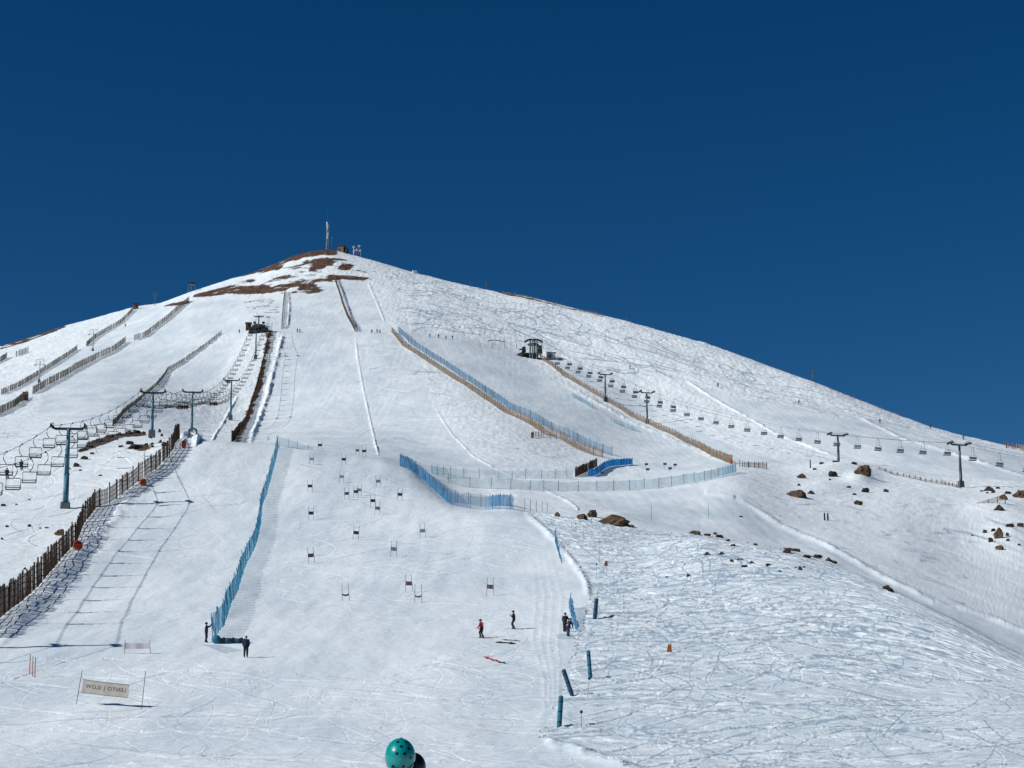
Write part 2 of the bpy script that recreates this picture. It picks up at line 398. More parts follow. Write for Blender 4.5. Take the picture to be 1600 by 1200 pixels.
icy_shade = icy_shade * .8 + .25 * np.clip(.5 + fbm(X / 2.2, Y / 8, 125, 3), 0, 1) * G
icy_shade = np.clip(icy_shade + 1.1 * LR * np.clip(.9 + .4 * fbm(X / 9, Y / 14, 127, 2), 0, 1.4), 0, 1.35)  # lower right darkened: shading of its rough snow put into the colour

verts = np.stack([X, Y, Z], -1).reshape(-1, 3).astype(np.float32)
i0 = (np.arange(NR - 1)[:, None] * NC + np.arange(NC - 1)[None]).ravel()
quads = np.stack([i0, i0 + 1, i0 + NC + 1, i0 + NC], -1).astype(np.int32)
me = bpy.data.meshes.new("snow_slope")
me.vertices.add(len(verts)); me.vertices.foreach_set("co", verts.ravel())
me.loops.add(quads.size); me.loops.foreach_set("vertex_index", quads.ravel())
me.polygons.add(len(quads)); me.polygons.foreach_set("loop_start", np.arange(0, quads.size, 4, dtype=np.int32))
me.polygons.foreach_set("use_smooth", np.ones(len(quads), bool))
for nm, arr in (("bare_ground", bare), ("hard_shaded_snow", icy_shade), ("ski_track_shade", TRK), ("fresh_sunlit_snow", TF)):
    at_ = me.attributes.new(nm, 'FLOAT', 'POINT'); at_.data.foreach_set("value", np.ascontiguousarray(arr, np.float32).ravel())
me.update(calc_edges=True)
slope = bpy.data.objects.new("snow_slope", me)
slope["kind"] = "structure"
COL.objects.link(slope)

# ---- looking points up on the finished slope
def _bil(A, rf, cf):
    r, c = int(rf), int(cf); r = min(max(r, 0), NR - 2); c = min(max(c, 0), NC - 2)
    fr, fc = rf - r, cf - c
    return float(A[r, c]*(1-fr)*(1-fc) + A[r+1, c]*fr*(1-fc) + A[r, c+1]*(1-fr)*fc + A[r+1, c+1]*fr*fc)
def P(u, v, dv=0.0):
    """the nearest point of the slope that the photograph shows at pixel (u, v)"""
    cf = float(np.interp(u, UC, np.arange(NC)))
    c = min(int(cf), NC - 2); fc = cf - c
    vc = VG[:SKYROW + 1, c] * (1-fc) + VG[:SKYROW + 1, c+1] * fc
    hit = np.flatnonzero(vc <= v)
    if len(hit) == 0: rf = float(SKYROW)
    else:
        k = hit[0]
        rf = 0.0 if k == 0 else k - 1 + (vc[k-1] - v) / max(vc[k-1] - vc[k], 1e-6)
    return Vector((_bil(X, rf, cf), _bil(Y, rf, cf), _bil(Z, rf, cf)))
def ground(x, y):
    z = 0.1 * y
    for _ in range(5):
        u = 800 + F * x / (y * CP + z * SP)
        cf = float(np.interp(u, UC, np.arange(NC))); c = min(int(cf), NC - 2); fc = cf - c
        rc = RG[:, c]
        k = min(max(int(np.searchsorted(rc, y)), 1), NR - 1)
        rf = k - 1 + (y - rc[k-1]) / max(rc[k] - rc[k-1], 1e-6)
        z = _bil(Z, rf, cf)
    return z
def on(x, y, dz_=0.0): return Vector((x, y, ground(x, y) + dz_))
def px2x(u, r, z): return (u - 800) / F * (r * CP + z * SP)
def pxsize(p, n): return n * (p.y * CP + p.z * SP) / F        # metres that n photo pixels cover at p
# ------------------------------------------------------------------ materials
def mat(name, col, rough=.7, metal=0.0, var=0.0, scale=3.0, spec=.3, bump=0.0):
    m = bpy.data.materials.new(name); m.use_nodes = True
    n = m.node_tree.nodes; l = m.node_tree.links
    b = n["Principled BSDF"]
    b.inputs["Roughness"].default_value = rough; b.inputs["Metallic"].default_value = metal
    b.inputs["Specular IOR Level"].default_value = spec
    if var > 0 or bump > 0:
        tc = n.new("ShaderNodeTexCoord"); tx = n.new("ShaderNodeTexNoise")
        tx.inputs["Scale"].default_value = scale; tx.inputs["Detail"].default_value = 5
        l.new(tc.outputs["Object"], tx.inputs["Vector"])
        rp = n.new("ShaderNodeValToRGB")
        rp.color_ramp.elements[0].position = .3; rp.color_ramp.elements[1].position = .7
        rp.color_ramp.elements[0].color = tuple(c * (1 - var) for c in col) + (1,)
        rp.color_ramp.elements[1].color = tuple(min(1, c * (1 + var)) for c in col) + (1,)
        l.new(tx.outputs["Fac"], rp.inputs["Fac"]); l.new(rp.outputs[0], b.inputs["Base Color"])
        if bump > 0:
            bp = n.new("ShaderNodeBump"); bp.inputs["Strength"].default_value = bump; bp.inputs["Distance"].default_value = .1
            l.new(tx.outputs["Fac"], bp.inputs["Height"]); l.new(bp.outputs[0], b.inputs["Normal"])
    else:
        b.inputs["Base Color"].default_value = tuple(col) + (1,)
    return m
def netmat(name, col, cover, trans=.5):
    """woven net: part of the light goes straight through the meshes"""
    m = bpy.data.materials.new(name); m.use_nodes = True
    n = m.node_tree.nodes; l = m.node_tree.links
    for x in list(n):
        if x.type != 'OUTPUT_MATERIAL': n.remove(x)
    out = [x for x in n if x.type == 'OUTPUT_MATERIAL'][0]
    d = n.new("ShaderNodeBsdfDiffuse"); t = n.new("ShaderNodeBsdfTranslucent"); tr = n.new("ShaderNodeBsdfTransparent")
    tc = n.new("ShaderNodeTexCoord"); tx = n.new("ShaderNodeTexNoise"); mp = n.new("ShaderNodeMapping")
    mp.inputs["Scale"].default_value = (1.2, 1.2, .15)
    l.new(tc.outputs["Object"], mp.inputs["Vector"]); l.new(mp.outputs[0], tx.inputs["Vector"])
    tx.inputs["Scale"].default_value = .6; tx.inputs["Detail"].default_value = 4
    rp = n.new("ShaderNodeValToRGB")
    rp.color_ramp.elements[0].position = .35; rp.color_ramp.elements[1].position = .65
    rp.color_ramp.elements[0].color = tuple(c * .6 for c in col) + (1,); rp.color_ramp.elements[1].color = tuple(min(1, c * 1.35) for c in col) + (1,)
    l.new(tx.outputs["Fac"], rp.inputs["Fac"])
    l.new(rp.outputs[0], d.inputs["Color"]); l.new(rp.outputs[0], t.inputs["Color"])
    a = n.new("ShaderNodeMixShader"); a.inputs[0].default_value = trans
    l.new(d.outputs[0], a.inputs[1]); l.new(t.outputs[0], a.inputs[2])
    # threads hide more the more slanting the net is looked through: 1-(1-cover)^(1/cos)
    b = n.new("ShaderNodeMixShader")
    geo = n.new("ShaderNodeNewGeometry"); dt = n.new("ShaderNodeVectorMath"); dt.operation = 'DOT_PRODUCT'
    l.new(geo.outputs["Normal"], dt.inputs[0]); l.new(geo.outputs["Incoming"], dt.inputs[1])
    def mth(op, a_, b_=None):
        q = n.new("ShaderNodeMath"); q.operation = op
        for i_, v_ in enumerate((a_, b_)):
            if v_ is None: continue
            if isinstance(v_, (int, float)): q.inputs[i_].default_value = v_
            else: l.new(v_, q.inputs[i_])
        return q.outputs[0]
    cosn = mth('MAXIMUM', mth('ABSOLUTE', dt.outputs["Value"]), .06)
    l.new(mth('SUBTRACT', 1.0, mth('POWER', 1.0 - cover, mth('DIVIDE', 1.0, cosn))), b.inputs[0])
    l.new(tr.outputs[0], b.inputs[1]); l.new(a.outputs[0], b.inputs[2]); l.new(b.outputs[0], out.inputs["Surface"])
    return m

def snow_material():
    m = bpy.data.materials.new("snow_and_scree"); m.use_nodes = True
    n = m.node_tree.nodes; l = m.node_tree.links
    b = n["Principled BSDF"]
    geo = n.new("ShaderNodeNewGeometry")
    def attr(nm):
        a = n.new("ShaderNodeAttribute"); a.attribute_name = nm; return a.outputs["Fac"]
    def noise(scale, detail, sc3=(1, 1, 1)):
        mp = n.new("ShaderNodeMapping"); mp.inputs["Scale"].default_value = sc3
        l.new(geo.outputs["Position"], mp.inputs["Vector"])
        t = n.new("ShaderNodeTexNoise"); t.inputs["Scale"].default_value = scale; t.inputs["Detail"].default_value = detail
        l.new(mp.outputs[0], t.inputs["Vector"]); return t.outputs["Fac"]
    def mix(f, a, c):
        x = n.new("ShaderNodeMix"); x.data_type = 'RGBA'
        for s, v in ((0, f), (6, a), (7, c)):
            if isinstance(v, tuple): x.inputs[s].default_value = v
            elif isinstance(v, (int, float)): x.inputs[s].default_value = v
            else: l.new(v, x.inputs[s])
        return x.outputs[2]
    snow = mix(attr("hard_shaded_snow"), (.805, .87, .90, 1), (.605, .695, .752, 1))  # second tone is hard snow and the painted shade at lower right
    rp = n.new("ShaderNodeValToRGB"); e = rp.color_ramp.elements
    e[0].position = .25; e[0].color = (.030, .020, .015, 1)
    e[1].position = .75; e[1].color = (.17, .095, .055, 1)
    x = e.new(.5); x.color = (.095, .052, .032, 1)
    l.new(noise(.35, 8, (1, .6, 1)), rp.inputs["Fac"])
    snow = mix(attr("fresh_sunlit_snow"), snow, (.93, .955, .97, 1))  # powder spray and sunlit groove walls, both painted as paler snow
    snow = mix(attr("ski_track_shade"), snow, (.34, .435, .52, 1))  # shade inside the grooves, painted as a darker tone
    colr = mix(attr("bare_ground"), snow, rp.outputs[0])
    l.new(colr, b.inputs["Base Color"])
    b.inputs["Roughness"].default_value = .62
    b.inputs["Specular IOR Level"].default_value = .25
    bp = n.new("ShaderNodeBump"); bp.inputs["Strength"].default_value = .45; bp.inputs["Distance"].default_value = .12
    l.new(noise(1.6, 6, (1, .55, 1)), bp.inputs["Height"])
    l.new(bp.outputs[0], b.inputs["Normal"])
    return m
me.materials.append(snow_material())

M = dict(
 steel=mat("galvanised_steel", (.10, .125, .14), .5, .3, .2, 2),
 blue_steel=mat("blue_painted_steel", (.07, .22, .30), .5, .1, .25, 1.2),
 dark_steel=mat("dark_steel", (.025, .03, .035), .5, .3),
 grey_paint=mat("grey_paint", (.32, .34, .36), .5, .1, .15, 3),
 rubber=mat("black_rubber", (.012, .013, .015), .7),
 chair_steel=mat("dark_chair_steel", (.045, .058, .064), .5, .2, .2, 2),
 seat=mat("grey_seat_slats", (.055, .065, .07), .6, 0, .15, 5),
 wood=mat("weathered_wood", (.115, .085, .06), .85, 0, .4, 1.5),
 dark_wood=mat("dark_brown_wood", (.075, .040, .023), .85, 0, .5, 1.1),
 tan_wood=mat("tan_wood", (.235, .165, .105), .85, 0, .4, .9),
 grey_wood=mat("grey_wood", (.15, .125, .10), .9, 0, .35, .8),
 blue_net=netmat("blue_net", (.065, .25, .38), .14, .5),
 bright_net=netmat("bright_blue_net", (.02, .19, .47), .8, .4),
 mid_net=netmat("mid_blue_net", (.10, .26, .43), .30, .5),
 slate_net=netmat("slate_blue_net", (.19, .32, .44), .30, .5),
 pale_net=netmat("pale_blue_net", (.20, .36, .46), .20, .5),
 faint_net=netmat("faint_blue_net", (.24, .40, .48), .30, .5),
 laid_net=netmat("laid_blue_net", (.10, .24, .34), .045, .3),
 red_net=netmat("red_net", (.75, .30, .27), .05, .5),
 orange_net=netmat("orange_net", (.62, .45, .38), .03, .5),
 pole_blue=mat("blue_net_pole", (.02, .10, .20), .6),
 pole_grey=mat("grey_pole", (.10, .11, .13), .6),
 pole_wood=mat("bamboo_pole", (.12, .09, .07), .7),
 gate_dark=mat("dark_gate_fabric", (.045, .055, .075), .85, 0, .2, 6),
 gate_grey=mat("grey_blue_gate_fabric", (.16, .20, .26), .85, 0, .2, 6),
 gate_red=mat("faded_red_gate_fabric", (.21, .13, .15), .85, 0, .2, 6),
 banner=mat("beige_banner_fabric", (.36, .335, .30), .9, 0, .06, 3),
 pale_banner=mat("pale_banner_fabric", (.50, .46, .50), .9, 0, .08, 3),
 letters=mat("grey_lettering", (.14, .135, .13), .9),
 pad=mat("dark_blue_padding", (.015, .065, .12), .65, 0, .25, 4),
 teal_pad=mat("teal_padding", (.02, .13, .20), .65, 0, .25, 4),
 orange=mat("orange_padding", (.55, .075, .03), .7, 0, .25, 5),
 sign=mat("orange_sign_board", (.42, .13, .04), .7, 0, .2, 6),
 rock=mat("brown_rock", (.105, .066, .042), .95, 0, .55, 1.3, .2, .8),
 dark_rock=mat("dark_rock", (.040, .032, .028), .95, 0, .5, 1.5, .2, .8),
 jacket_dark=mat("dark_navy_fabric", (.012, .016, .028), .8, 0, .2, 8),
 jacket_blue=mat("blue_black_fabric", (.014, .022, .055), .8, 0, .2, 8),
 jacket_red=mat("red_fabric", (.42, .025, .025), .75, 0, .15, 8),
 trousers=mat("black_trousers", (.010, .010, .013), .8, 0, .2, 8),
 skin=mat("skin", (.50, .29, .20), .6),
 boot=mat("ski_boot", (.02, .02, .022), .4),
 hair=mat("dark_hair", (.012, .009, .008), .6),
 helmet_teal=mat("glossy_teal_shell", (.0, .235, .215), .22, 0, .05, 3, .55),
 black_shell=mat("black_shell", (.006, .006, .007), .35),
 ski=mat("ski_topsheet", (.05, .05, .06), .35),
 red_ski=mat("red_poles", (.42, .05, .06), .5),
 bib=mat("white_bib", (.55, .55, .58), .8),
 hut=mat("brown_hut_wall", (.16, .095, .065), .85, 0, .3, 1.2),
 hut_dark=mat("dark_machine_housing", (.018, .022, .018), .7, 0, .4, 1.0),
 green_metal=mat("dark_green_metal", (.035, .06, .045), .6, 0, .3, .9),
 roof=mat("dark_roof", (.025, .022, .024), .7),
 glass=mat("dark_window_glass", (.02, .03, .035), .1, 0, 0, 1, .6),
 white=mat("white_paint", (.75, .76, .78), .6, 0, .08, 3),
 concrete=mat("grey_concrete", (.10, .11, .12), .9, 0, .25, 1.5),
 tower_red=mat("red_tower_paint", (.35, .08, .07), .7),
 tower_grey=mat("grey_lattice", (.28, .29, .31), .6, .2),
)
# ------------------------------------------------------------------ mesh helpers
class MB:
    def __init__(s): s.v, s.f, s.mi = [], [], []
    def add(s, vs, fs, mi=0):
        o = len(s.v); s.v += [tuple(v) for v in vs]; s.f += [tuple(i + o for i in f) for f in fs]; s.mi += [mi] * len(fs); return s
    def box(s, c, size, R=None, mi=0, taper=1.0):
        x, y, z = (a / 2 for a in size); c = Vector(c)
        vs = [Vector((sx*x*(taper if sz > 0 else 1), sy*y*(taper if sz > 0 else 1), sz*z)) for sz in (-1, 1) for sx, sy in ((-1, -1), (1, -1), (1, 1), (-1, 1))]
        if R is not None: vs = [R @ v for v in vs]
        return s.add([v + c for v in vs], [(3, 2, 1, 0), (4, 5, 6, 7), (0, 1, 5, 4), (1, 2, 6, 5), (2, 3, 7, 6), (3, 0, 4, 7)], mi)
    def bar(s, a, b, w, d=None, up=(0, 0, 1)):
        a, b = Vector(a), Vector(b); d = d or w; t = b - a; L = t.length; t.normalize()
        up = Vector(up); x = t.cross(up)
        if x.length < 1e-4: x = Vector((1, 0, 0))
        x.normalize(); y = x.cross(t)
        return s.box((a + b) / 2, (w, d, L), Matrix((x, y, t)).transposed())
    def tube(s, pts, r, n=6, r2=None, cap=True):
        pts = [Vector(p) for p in pts]; m = len(pts); rings = []
        r2 = r if r2 is None else r2
        for i, p in enumerate(pts):
            t = (pts[min(i+1, m-1)] - pts[max(i-1, 0)]).normalized()
            x = t.cross(Vector((0, 0, 1)))
            if x.length < 1e-3: x = Vector((1, 0, 0))
            x.normalize(); y = t.cross(x)
            rr = r + (r2 - r) * i / max(1, m - 1)
            rings.append([p + rr * (math.cos(2*math.pi*k/n) * x + math.sin(2*math.pi*k/n) * y) for k in range(n)])
        fs = [(i*n+k, i*n+(k+1) % n, (i+1)*n+(k+1) % n, (i+1)*n+k) for i in range(m-1) for k in range(n)]
        if cap: fs += [tuple(range(n))[::-1], tuple(range((m-1)*n, m*n))]
        return s.add([v for R in rings for v in R], fs)
    def ball(s, c, r, nu=12, nv=8, v0=-1.0, fn=None):
        c = Vector(c); rx, ry, rz = r if hasattr(r, '__len__') else (r, r, r); vs = []
        for j in range(nv + 1):
            t = -math.pi/2 + (math.pi) * j / nv
            if v0 > -1: t = math.asin(v0) + (math.pi/2 - math.asin(v0)) * j / nv
            for i in range(nu):
                p = 2*math.pi*i/nu; q = Vector((math.cos(t)*math.cos(p), math.cos(t)*math.sin(p), math.sin(t)))
                k = fn(q) if fn else 1
                vs.append(c + Vector((q.x*rx*k, q.y*ry*k, q.z*rz*k)))
        fs = [(j*nu+i, j*nu+(i+1) % nu, (j+1)*nu+(i+1) % nu, (j+1)*nu+i) for j in range(nv) for i in range(nu)]
        return s.add(vs, fs)
    def sheet(s, grid, thick=None):
        m, n = len(grid), len(grid[0])
        return s.add([p for r in grid for p in r], [(i*n+j, i*n+j+1, (i+1)*n+j+1, (i+1)*n+j) for i in range(m-1) for j in range(n-1)])
    def mesh(s, name, mats, smooth=False):
        me_ = bpy.data.meshes.new(name); me_.from_pydata(s.v, [], s.f)
        for m_ in (mats if isinstance(mats, (list, tuple)) else [mats]): me_.materials.append(m_)
        if any(s.mi): me_.polygons.foreach_set("material_index", s.mi)
        if smooth: me_.polygons.foreach_set("use_smooth", [True] * len(s.f))
        me_.update(); return me_
    def build(s, name, mats, parent=None, smooth=False):
        return obj(name, s.mesh(name, mats, smooth), parent)
def obj(name, me_, parent=None):
    o = bpy.data.objects.new(name, me_); COL.objects.link(o)
    if parent: o.parent = parent
    return o
LABELS = {}
def tag(o, label, cat, group=None):
    n = len(label.split())
    if not 4 <= n <= 16: print("LABEL LENGTH", n, label)
    if label in LABELS and group is None: print("SAME LABEL", label)
    LABELS[label] = 1
    o["label"] = label; o["category"] = cat
    if group: o["group"] = group
    return o
def thing(name, label, cat, loc=(0, 0, 0), rotz=0, group=None, rot=None, scale=None):
    o = bpy.data.objects.new(name, None); COL.objects.link(o); o.empty_display_size = .3
    o.location = loc; o.rotation_euler = rot if rot is not None else (0, 0, rotz)
    if scale: o.scale = (scale,) * 3
    return tag(o, label, cat, group)
def dup(root, label, loc, rotz=0, rot=None, scale=None):
    """a copy of a thing with its parts and their parts"""
    def cp(o, par):
        c = o.copy(); COL.objects.link(c)
        if par is not None: c.parent = par
        for ch in kids[o.name]: cp(ch, c)
        return c
    kids = {}
    def walk(o):
        kids[o.name] = [x for x in o.children]
        for x in kids[o.name]: walk(x)
    walk(root)
    r = cp(root, None)
    r.location = loc; r.rotation_euler = rot if rot is not None else (0, 0, rotz)
    if scale: r.scale = (scale,) * 3
    r["label"] = label
    if label in LABELS and "group" not in r: print("SAME LABEL", label)
    if not 4 <= len(label.split()) <= 16: print("LABEL LENGTH", label)
    LABELS[label] = 1
    return r
ONES = "zeroth first second third fourth fifth sixth seventh eighth ninth tenth eleventh twelfth thirteenth fourteenth fifteenth sixteenth seventeenth eighteenth nineteenth".split()
def nth(i):
    if i < 20: return ONES[i]
    t = {2: "twent", 3: "thirt", 4: "fort", 5: "fift", 6: "sixt"}[i // 10]
    return t + "ieth" if i % 10 == 0 else t + "y-" + ONES[i % 10]
def along(pts, step, jit=0):
    """points every `step` metres along a line laid on the slope; pts are Vectors"""
    out = []; acc = 0
    for a, b in zip(pts[:-1], pts[1:]):
        L = math.hypot(b.x - a.x, b.y - a.y)
        d = -acc if out else 0
        d = (step - acc) if out else 0
        while d <= L:
            t = d / L; x, y = a.x + (b.x-a.x)*t, a.y + (b.y-a.y)*t
            out.append(on(x, y)); d += step
        acc = L - (d - step)
    return out
def L2W(pts): return [P(*p) for p in pts]
def rmove(v, org): return Vector(v) - org

# ---- fences
def wood_fence(name, label, cat, px, h, m, panel=3.0, slat=.35, sw=.16, rails=2, post_h=.25, jag=0.0, maxp=95, post_m=None, lean=0.0, group=None, world=None):
    line = world or along(L2W(px), panel)
    if len(line) < 2: line = L2W([px[0], px[-1]])
    org = line[0].copy()
    t = thing(name, label, cat, org, group=group)
    k = max(1, math.ceil((len(line) - 1) / maxp))
    for i in range(0, len(line), k):
        p = line[i] - org
        MB().bar(p + Vector((0, 0, -.5)), p + Vector((random.uniform(-.05, .05) + lean, random.uniform(-.05, .05), h + post_h + random.uniform(-jag, jag))), .16, .16).build("post", post_m or m, t)
    for j in range(0, len(line) - 1, k):
        mb = MB()
        for i in range(j, min(j + k, len(line) - 1)):
            a, b = line[i] - org, line[i+1] - org
            off = random.uniform(-jag, jag); tl = random.uniform(-jag, jag) * .5
            d = b - a; L = math.hypot(d.x, d.y); n = max(2, int(L / slat))
            nrm = Vector((-d.y, d.x, 0)).normalized() * .09
            for q in range(n):
                if random.random() < .06: continue
                f = (q + .5) / n; c = a + d * f
                hh = h + off + tl * (f - .5) * 2 + random.uniform(-.10, .10) - (random.uniform(.2, .9) if random.random() < .05 else 0)
                mb.bar(c + Vector((0, 0, .06)), c + Vector((lean + random.uniform(-.02, .02), 0, hh)), sw * random.uniform(.85, 1.1), .03, up=nrm)
            for q in range(rails):
                z = h * (q + .6) / (rails + .2) + off * .5
                mb.bar(a + Vector((lean * z / h, 0, z)) + nrm, b + Vector((lean * z / h, 0, z)) + nrm, .09, .04)
        mb.build("slat_panel", m, t)
    return t
def net_fence(name, label, cat, px, h, m, pole_m, step=2.0, pole_r=.03, pole_h=.25, fold=.10, hvar=.08, lean=0.0, taper=None, world=None, part="net", maxp=98, group=None, raise_=.05):
    line = world or along(L2W(px), step / 2)
    org = line[0].copy(); t = thing(name, label, cat, org, group=group)
    g = []
    for i, p in enumerate(line):
        q = p - org; f = i / max(1, len(line) - 1)
        d = (line[min(i+1, len(line)-1)] - line[max(i-1, 0)]); nr = Vector((-d.y, d.x, 0)).normalized()
        hh = (h if taper is None else h * (taper[0] + (taper[1] - taper[0]) * f)) + random.uniform(-hvar, hvar) - (.10 if i % 2 else 0)
        row = []
        for k in range(4):
            z = raise_ + (hh - raise_) * k / 3
            row.append(q + nr * (random.uniform(-fold, fold) if k not in (0, 3) else random.uniform(-fold, fold) * .5) + Vector((lean * k / 3, 0, z)))
        g.append(row)
    MB().sheet(g).build(part, m, t, True)
    ps = list(range(0, len(line), 2)); k = max(1, math.ceil(len(ps) / maxp))
    for i in ps[::k]:
        q = line[i] - org
        hh = h if taper is None else h * (taper[0] + (taper[1] - taper[0]) * i / max(1, len(line) - 1))
        MB().tube([q + Vector((0, 0, -.3)), q + Vector((random.gauss(0, .09) + lean, random.gauss(0, .08), hh + pole_h + random.uniform(-.12, .12)))], pole_r, 5).build("pole", pole_m, t)
    return t

# ---- rocks
def rock_mesh(seed, flat=1.0, rough=.35, m=None, nu=18, nv=11):
    off = Vector((seed * 3.7, seed * 1.3, seed * 7.1))
    def fn(q):
        a = 1 + rough * mnoise.noise(q * 1.3 + off) + rough * .6 * mnoise.noise(q * 2.9 + off) + .14 * mnoise.noise(q * 6 + off)
        for k in range(4):      # broken faces
            d = Vector((math.sin(seed*2.1 + k*1.9), math.cos(seed*1.7 + k*2.3), .5*math.sin(seed + k))).normalized()
            e = q.dot(d)
            if e > .62: a *= .62 / e
        return a
    return MB().ball((0, 0, 0), 1.0, nu, nv, fn=fn).mesh("boulder", m or M["rock"])
ROCKS = [rock_mesh(i, m=M["rock"]) for i in range(1, 6)]
DROCKS = [rock_mesh(i, m=M["dark_rock"]) for i in range(6, 11)]
def boulder(label, u, v, wpx, hpx, dark=False, group=None, k=None, depth=.8, rz=None):
    """a boulder whose foot the photograph shows at (u, v), wpx wide and hpx high"""
    p = P(u, v); w_ = pxsize(p, wpx); h_ = pxsize(p, hpx)
    me_ = (DROCKS if dark else ROCKS)[random.randrange(5) if k is None else k]
    o = obj("boulder", me_)
    o.scale = (w_ / 1.9, w_ / 1.9 * depth, h_ / 1.45)
    o.rotation_euler = (0, 0, random.uniform(-.5, .5) if rz is None else rz)
    o.location = p + Vector((0, w_ * .2, h_ * .22))
    return tag(o, label, "rock", group)

# ---- people: one skinned body per pose
def skin_body(name, joints, bones, mats, root=0, sub=1):
    """joints: name -> (x, y, z, radius, material slot)"""
    bulk = {0: 1.42, 1: 1.38, 2: 1.05, 3: 1.0, 4: 1.15}
    names = list(joints); me_ = bpy.data.meshes.new(name)
    me_.from_pydata([joints[n][:3] for n in names], [(names.index(a), names.index(b)) for a, b in bones], [])
    o = bpy.data.objects.new(name, me_); COL.objects.link(o)
    md = o.modifiers.new("skin", 'SKIN'); md.use_smooth_shade = True
    for i, n in enumerate(names):
        sv_ = me_.skin_vertices[0].data[i]; r = joints[n][3]
        k_ = bulk[joints[n][4]]; sv_.radius = (r * k_, r * k_) if not isinstance(r, tuple) else (r[0] * k_, r[1] * k_)
        sv_.use_root = (i == root)
    s = o.modifiers.new("sub", 'SUBSURF'); s.levels = sub; s.render_levels = sub
    dg = bpy.context.evaluated_depsgraph_get()
    new = bpy.data.meshes.new_from_object(o.evaluated_get(dg), depsgraph=dg)
    bpy.data.objects.remove(o); bpy.data.meshes.remove(me_)
    new.name = name; new.materials.clear()
    for m_ in mats: new.materials.append(m_)
    # each face takes the material of the nearest bone
    J = [(Vector(joints[a][:3]), Vector(joints[b][:3]), joints[b][4]) for a, b in bones]
    for p in new.polygons:
        c = p.center; best = 9e9; mi = 0
        for a, b, k in J:
            d = b - a; t = max(0, min(1, (c - a).dot(d) / max(d.length_squared, 1e-9))); e = (c - a - d * t).length_squared
            if e < best: best, mi = e, k
        p.material_index = mi; p.use_smooth = True
    return new
def person_joints(pose, hands=True):
    """standing figure 1.75 m tall facing +y; slots 0 jacket 1 trousers 2 glove 3 skin 4 boot"""
    j = {}
    hipz = .90; dz_ = pose.get("drop", 0)
    lean = pose.get("lean", 0)             # forward lean of the trunk, radians
    def T(x, y, z):                        # trunk point, leaned about the hips
        zz = z - hipz; yy = y
        return (x, yy * math.cos(lean) + zz * math.sin(lean) + pose.get("hipy", 0), hipz - dz_ + zz * math.cos(lean) - yy * math.sin(lean))
    j["pelvis"] = (*T(0, 0, .95), (.155, .125), 1)
    j["waist"] = (*T(0, .0, 1.10), (.150, .115), 0)
    j["chest"] = (*T(0, .01, 1.30), (.175, .125), 0)
    j["upper"] = (*T(0, 0, 1.42), (.14, .10), 0)
    j["neck"] = (*T(0, .005, 1.50), .060, 3)
    hy = pose.get("nod", 0)
    j["skull"] = (*T(0, .02 + hy * .5, 1.60), (.075, .085), 3)
    j["crown"] = (*T(0, .015 + hy, 1.69), (.070, .080), 3)
    j["chin"] = (*T(0, .075 + hy * .4, 1.555), .032, 3)
    j["nose"] = (*T(0, .118 + hy * .6, 1.61), .014, 3)
    for s, sx in (("l", -1), ("r", 1)):
        j["ear" + s] = (*T(.088 * sx, .01 + hy * .6, 1.61), .016, 3)
        j["sh" + s] = (*T(.185 * sx, 0, 1.41), .078, 0)
        for nm, dflt, rad, slot in (("el", (.27 * sx, -.02, 1.12), .056, 0), ("wr", (.29 * sx, .10, .90), .040, 0), ("palm", (.295 * sx, .14, .83), (.045, .022), 2)):
            q = pose.get(nm + s, None)
            j[nm + s] = (*(T(*q) if q else T(*dflt)), rad, slot)
        a, b = Vector(j["wr" + s][:3]), Vector(j["palm" + s][:3]); d = (b - a).normalized()
        side = d.cross(Vector((0, 1, .2))); side = side.normalized() if side.length > .05 else Vector((1, 0, 0))
        curl = Vector((0, .6, -.3)) if abs(d.z) > .5 else Vector((0, .2, -.8))
        if hands:
            for k, (o_, L) in enumerate(((-.030, .070), (-.010, .082), (.011, .078), (.031, .060))):
                k1 = b + side * o_ + d * .045
                j[f"k{k}{s}"] = (*k1, .0115, 2)
                m1 = k1 + d * L * .5 + curl * .012; j[f"m{k}{s}"] = (*m1, .0105, 2)
                e1 = m1 + (d * .8 + curl * .5).normalized() * L * .5; j[f"e{k}{s}"] = (*e1, .009, 2)
            k1 = a + (b - a) * .7 - side * sx * .045; j["th" + s] = (*k1, .012, 2)
            e1 = k1 + (d * .7 - side * sx * .6).normalized() * .05; j["te" + s] = (*e1, .010, 2)
        st = pose.get("stance", .10)
        hx = .095 * sx
        j["hip" + s] = (hx, pose.get("hipy", 0), hipz - dz_ - .02, .100, 1)
        kn = pose.get("kn" + s, (st * sx, .03, .50)); an = pose.get("an" + s, (st * sx * 1.05, -.02, .11))
        j["kn" + s] = (*kn, .070, 1); j["an" + s] = (*an, .058, 4)
        md = tuple(an[i] + (kn[i] - an[i]) * .35 for i in range(3)); j["sn" + s] = (*md, .062, 1)
        fd = pose.get("fd" + s, (0, 1, 0)); j["toe" + s] = (an[0] + fd[0]*.19, an[1] + fd[1]*.19, an[2] - .06 + fd[2]*.19, .045, 4)
        j["heel" + s] = (an[0] - fd[0]*.06, an[1] - fd[1]*.06, an[2] - .06 - fd[2]*.06, .045, 4)
    bones = [("pelvis", "waist"), ("waist", "chest"), ("chest", "upper"), ("upper", "neck"), ("neck", "skull"), ("skull", "crown"), ("skull", "chin"), ("skull", "nose")]
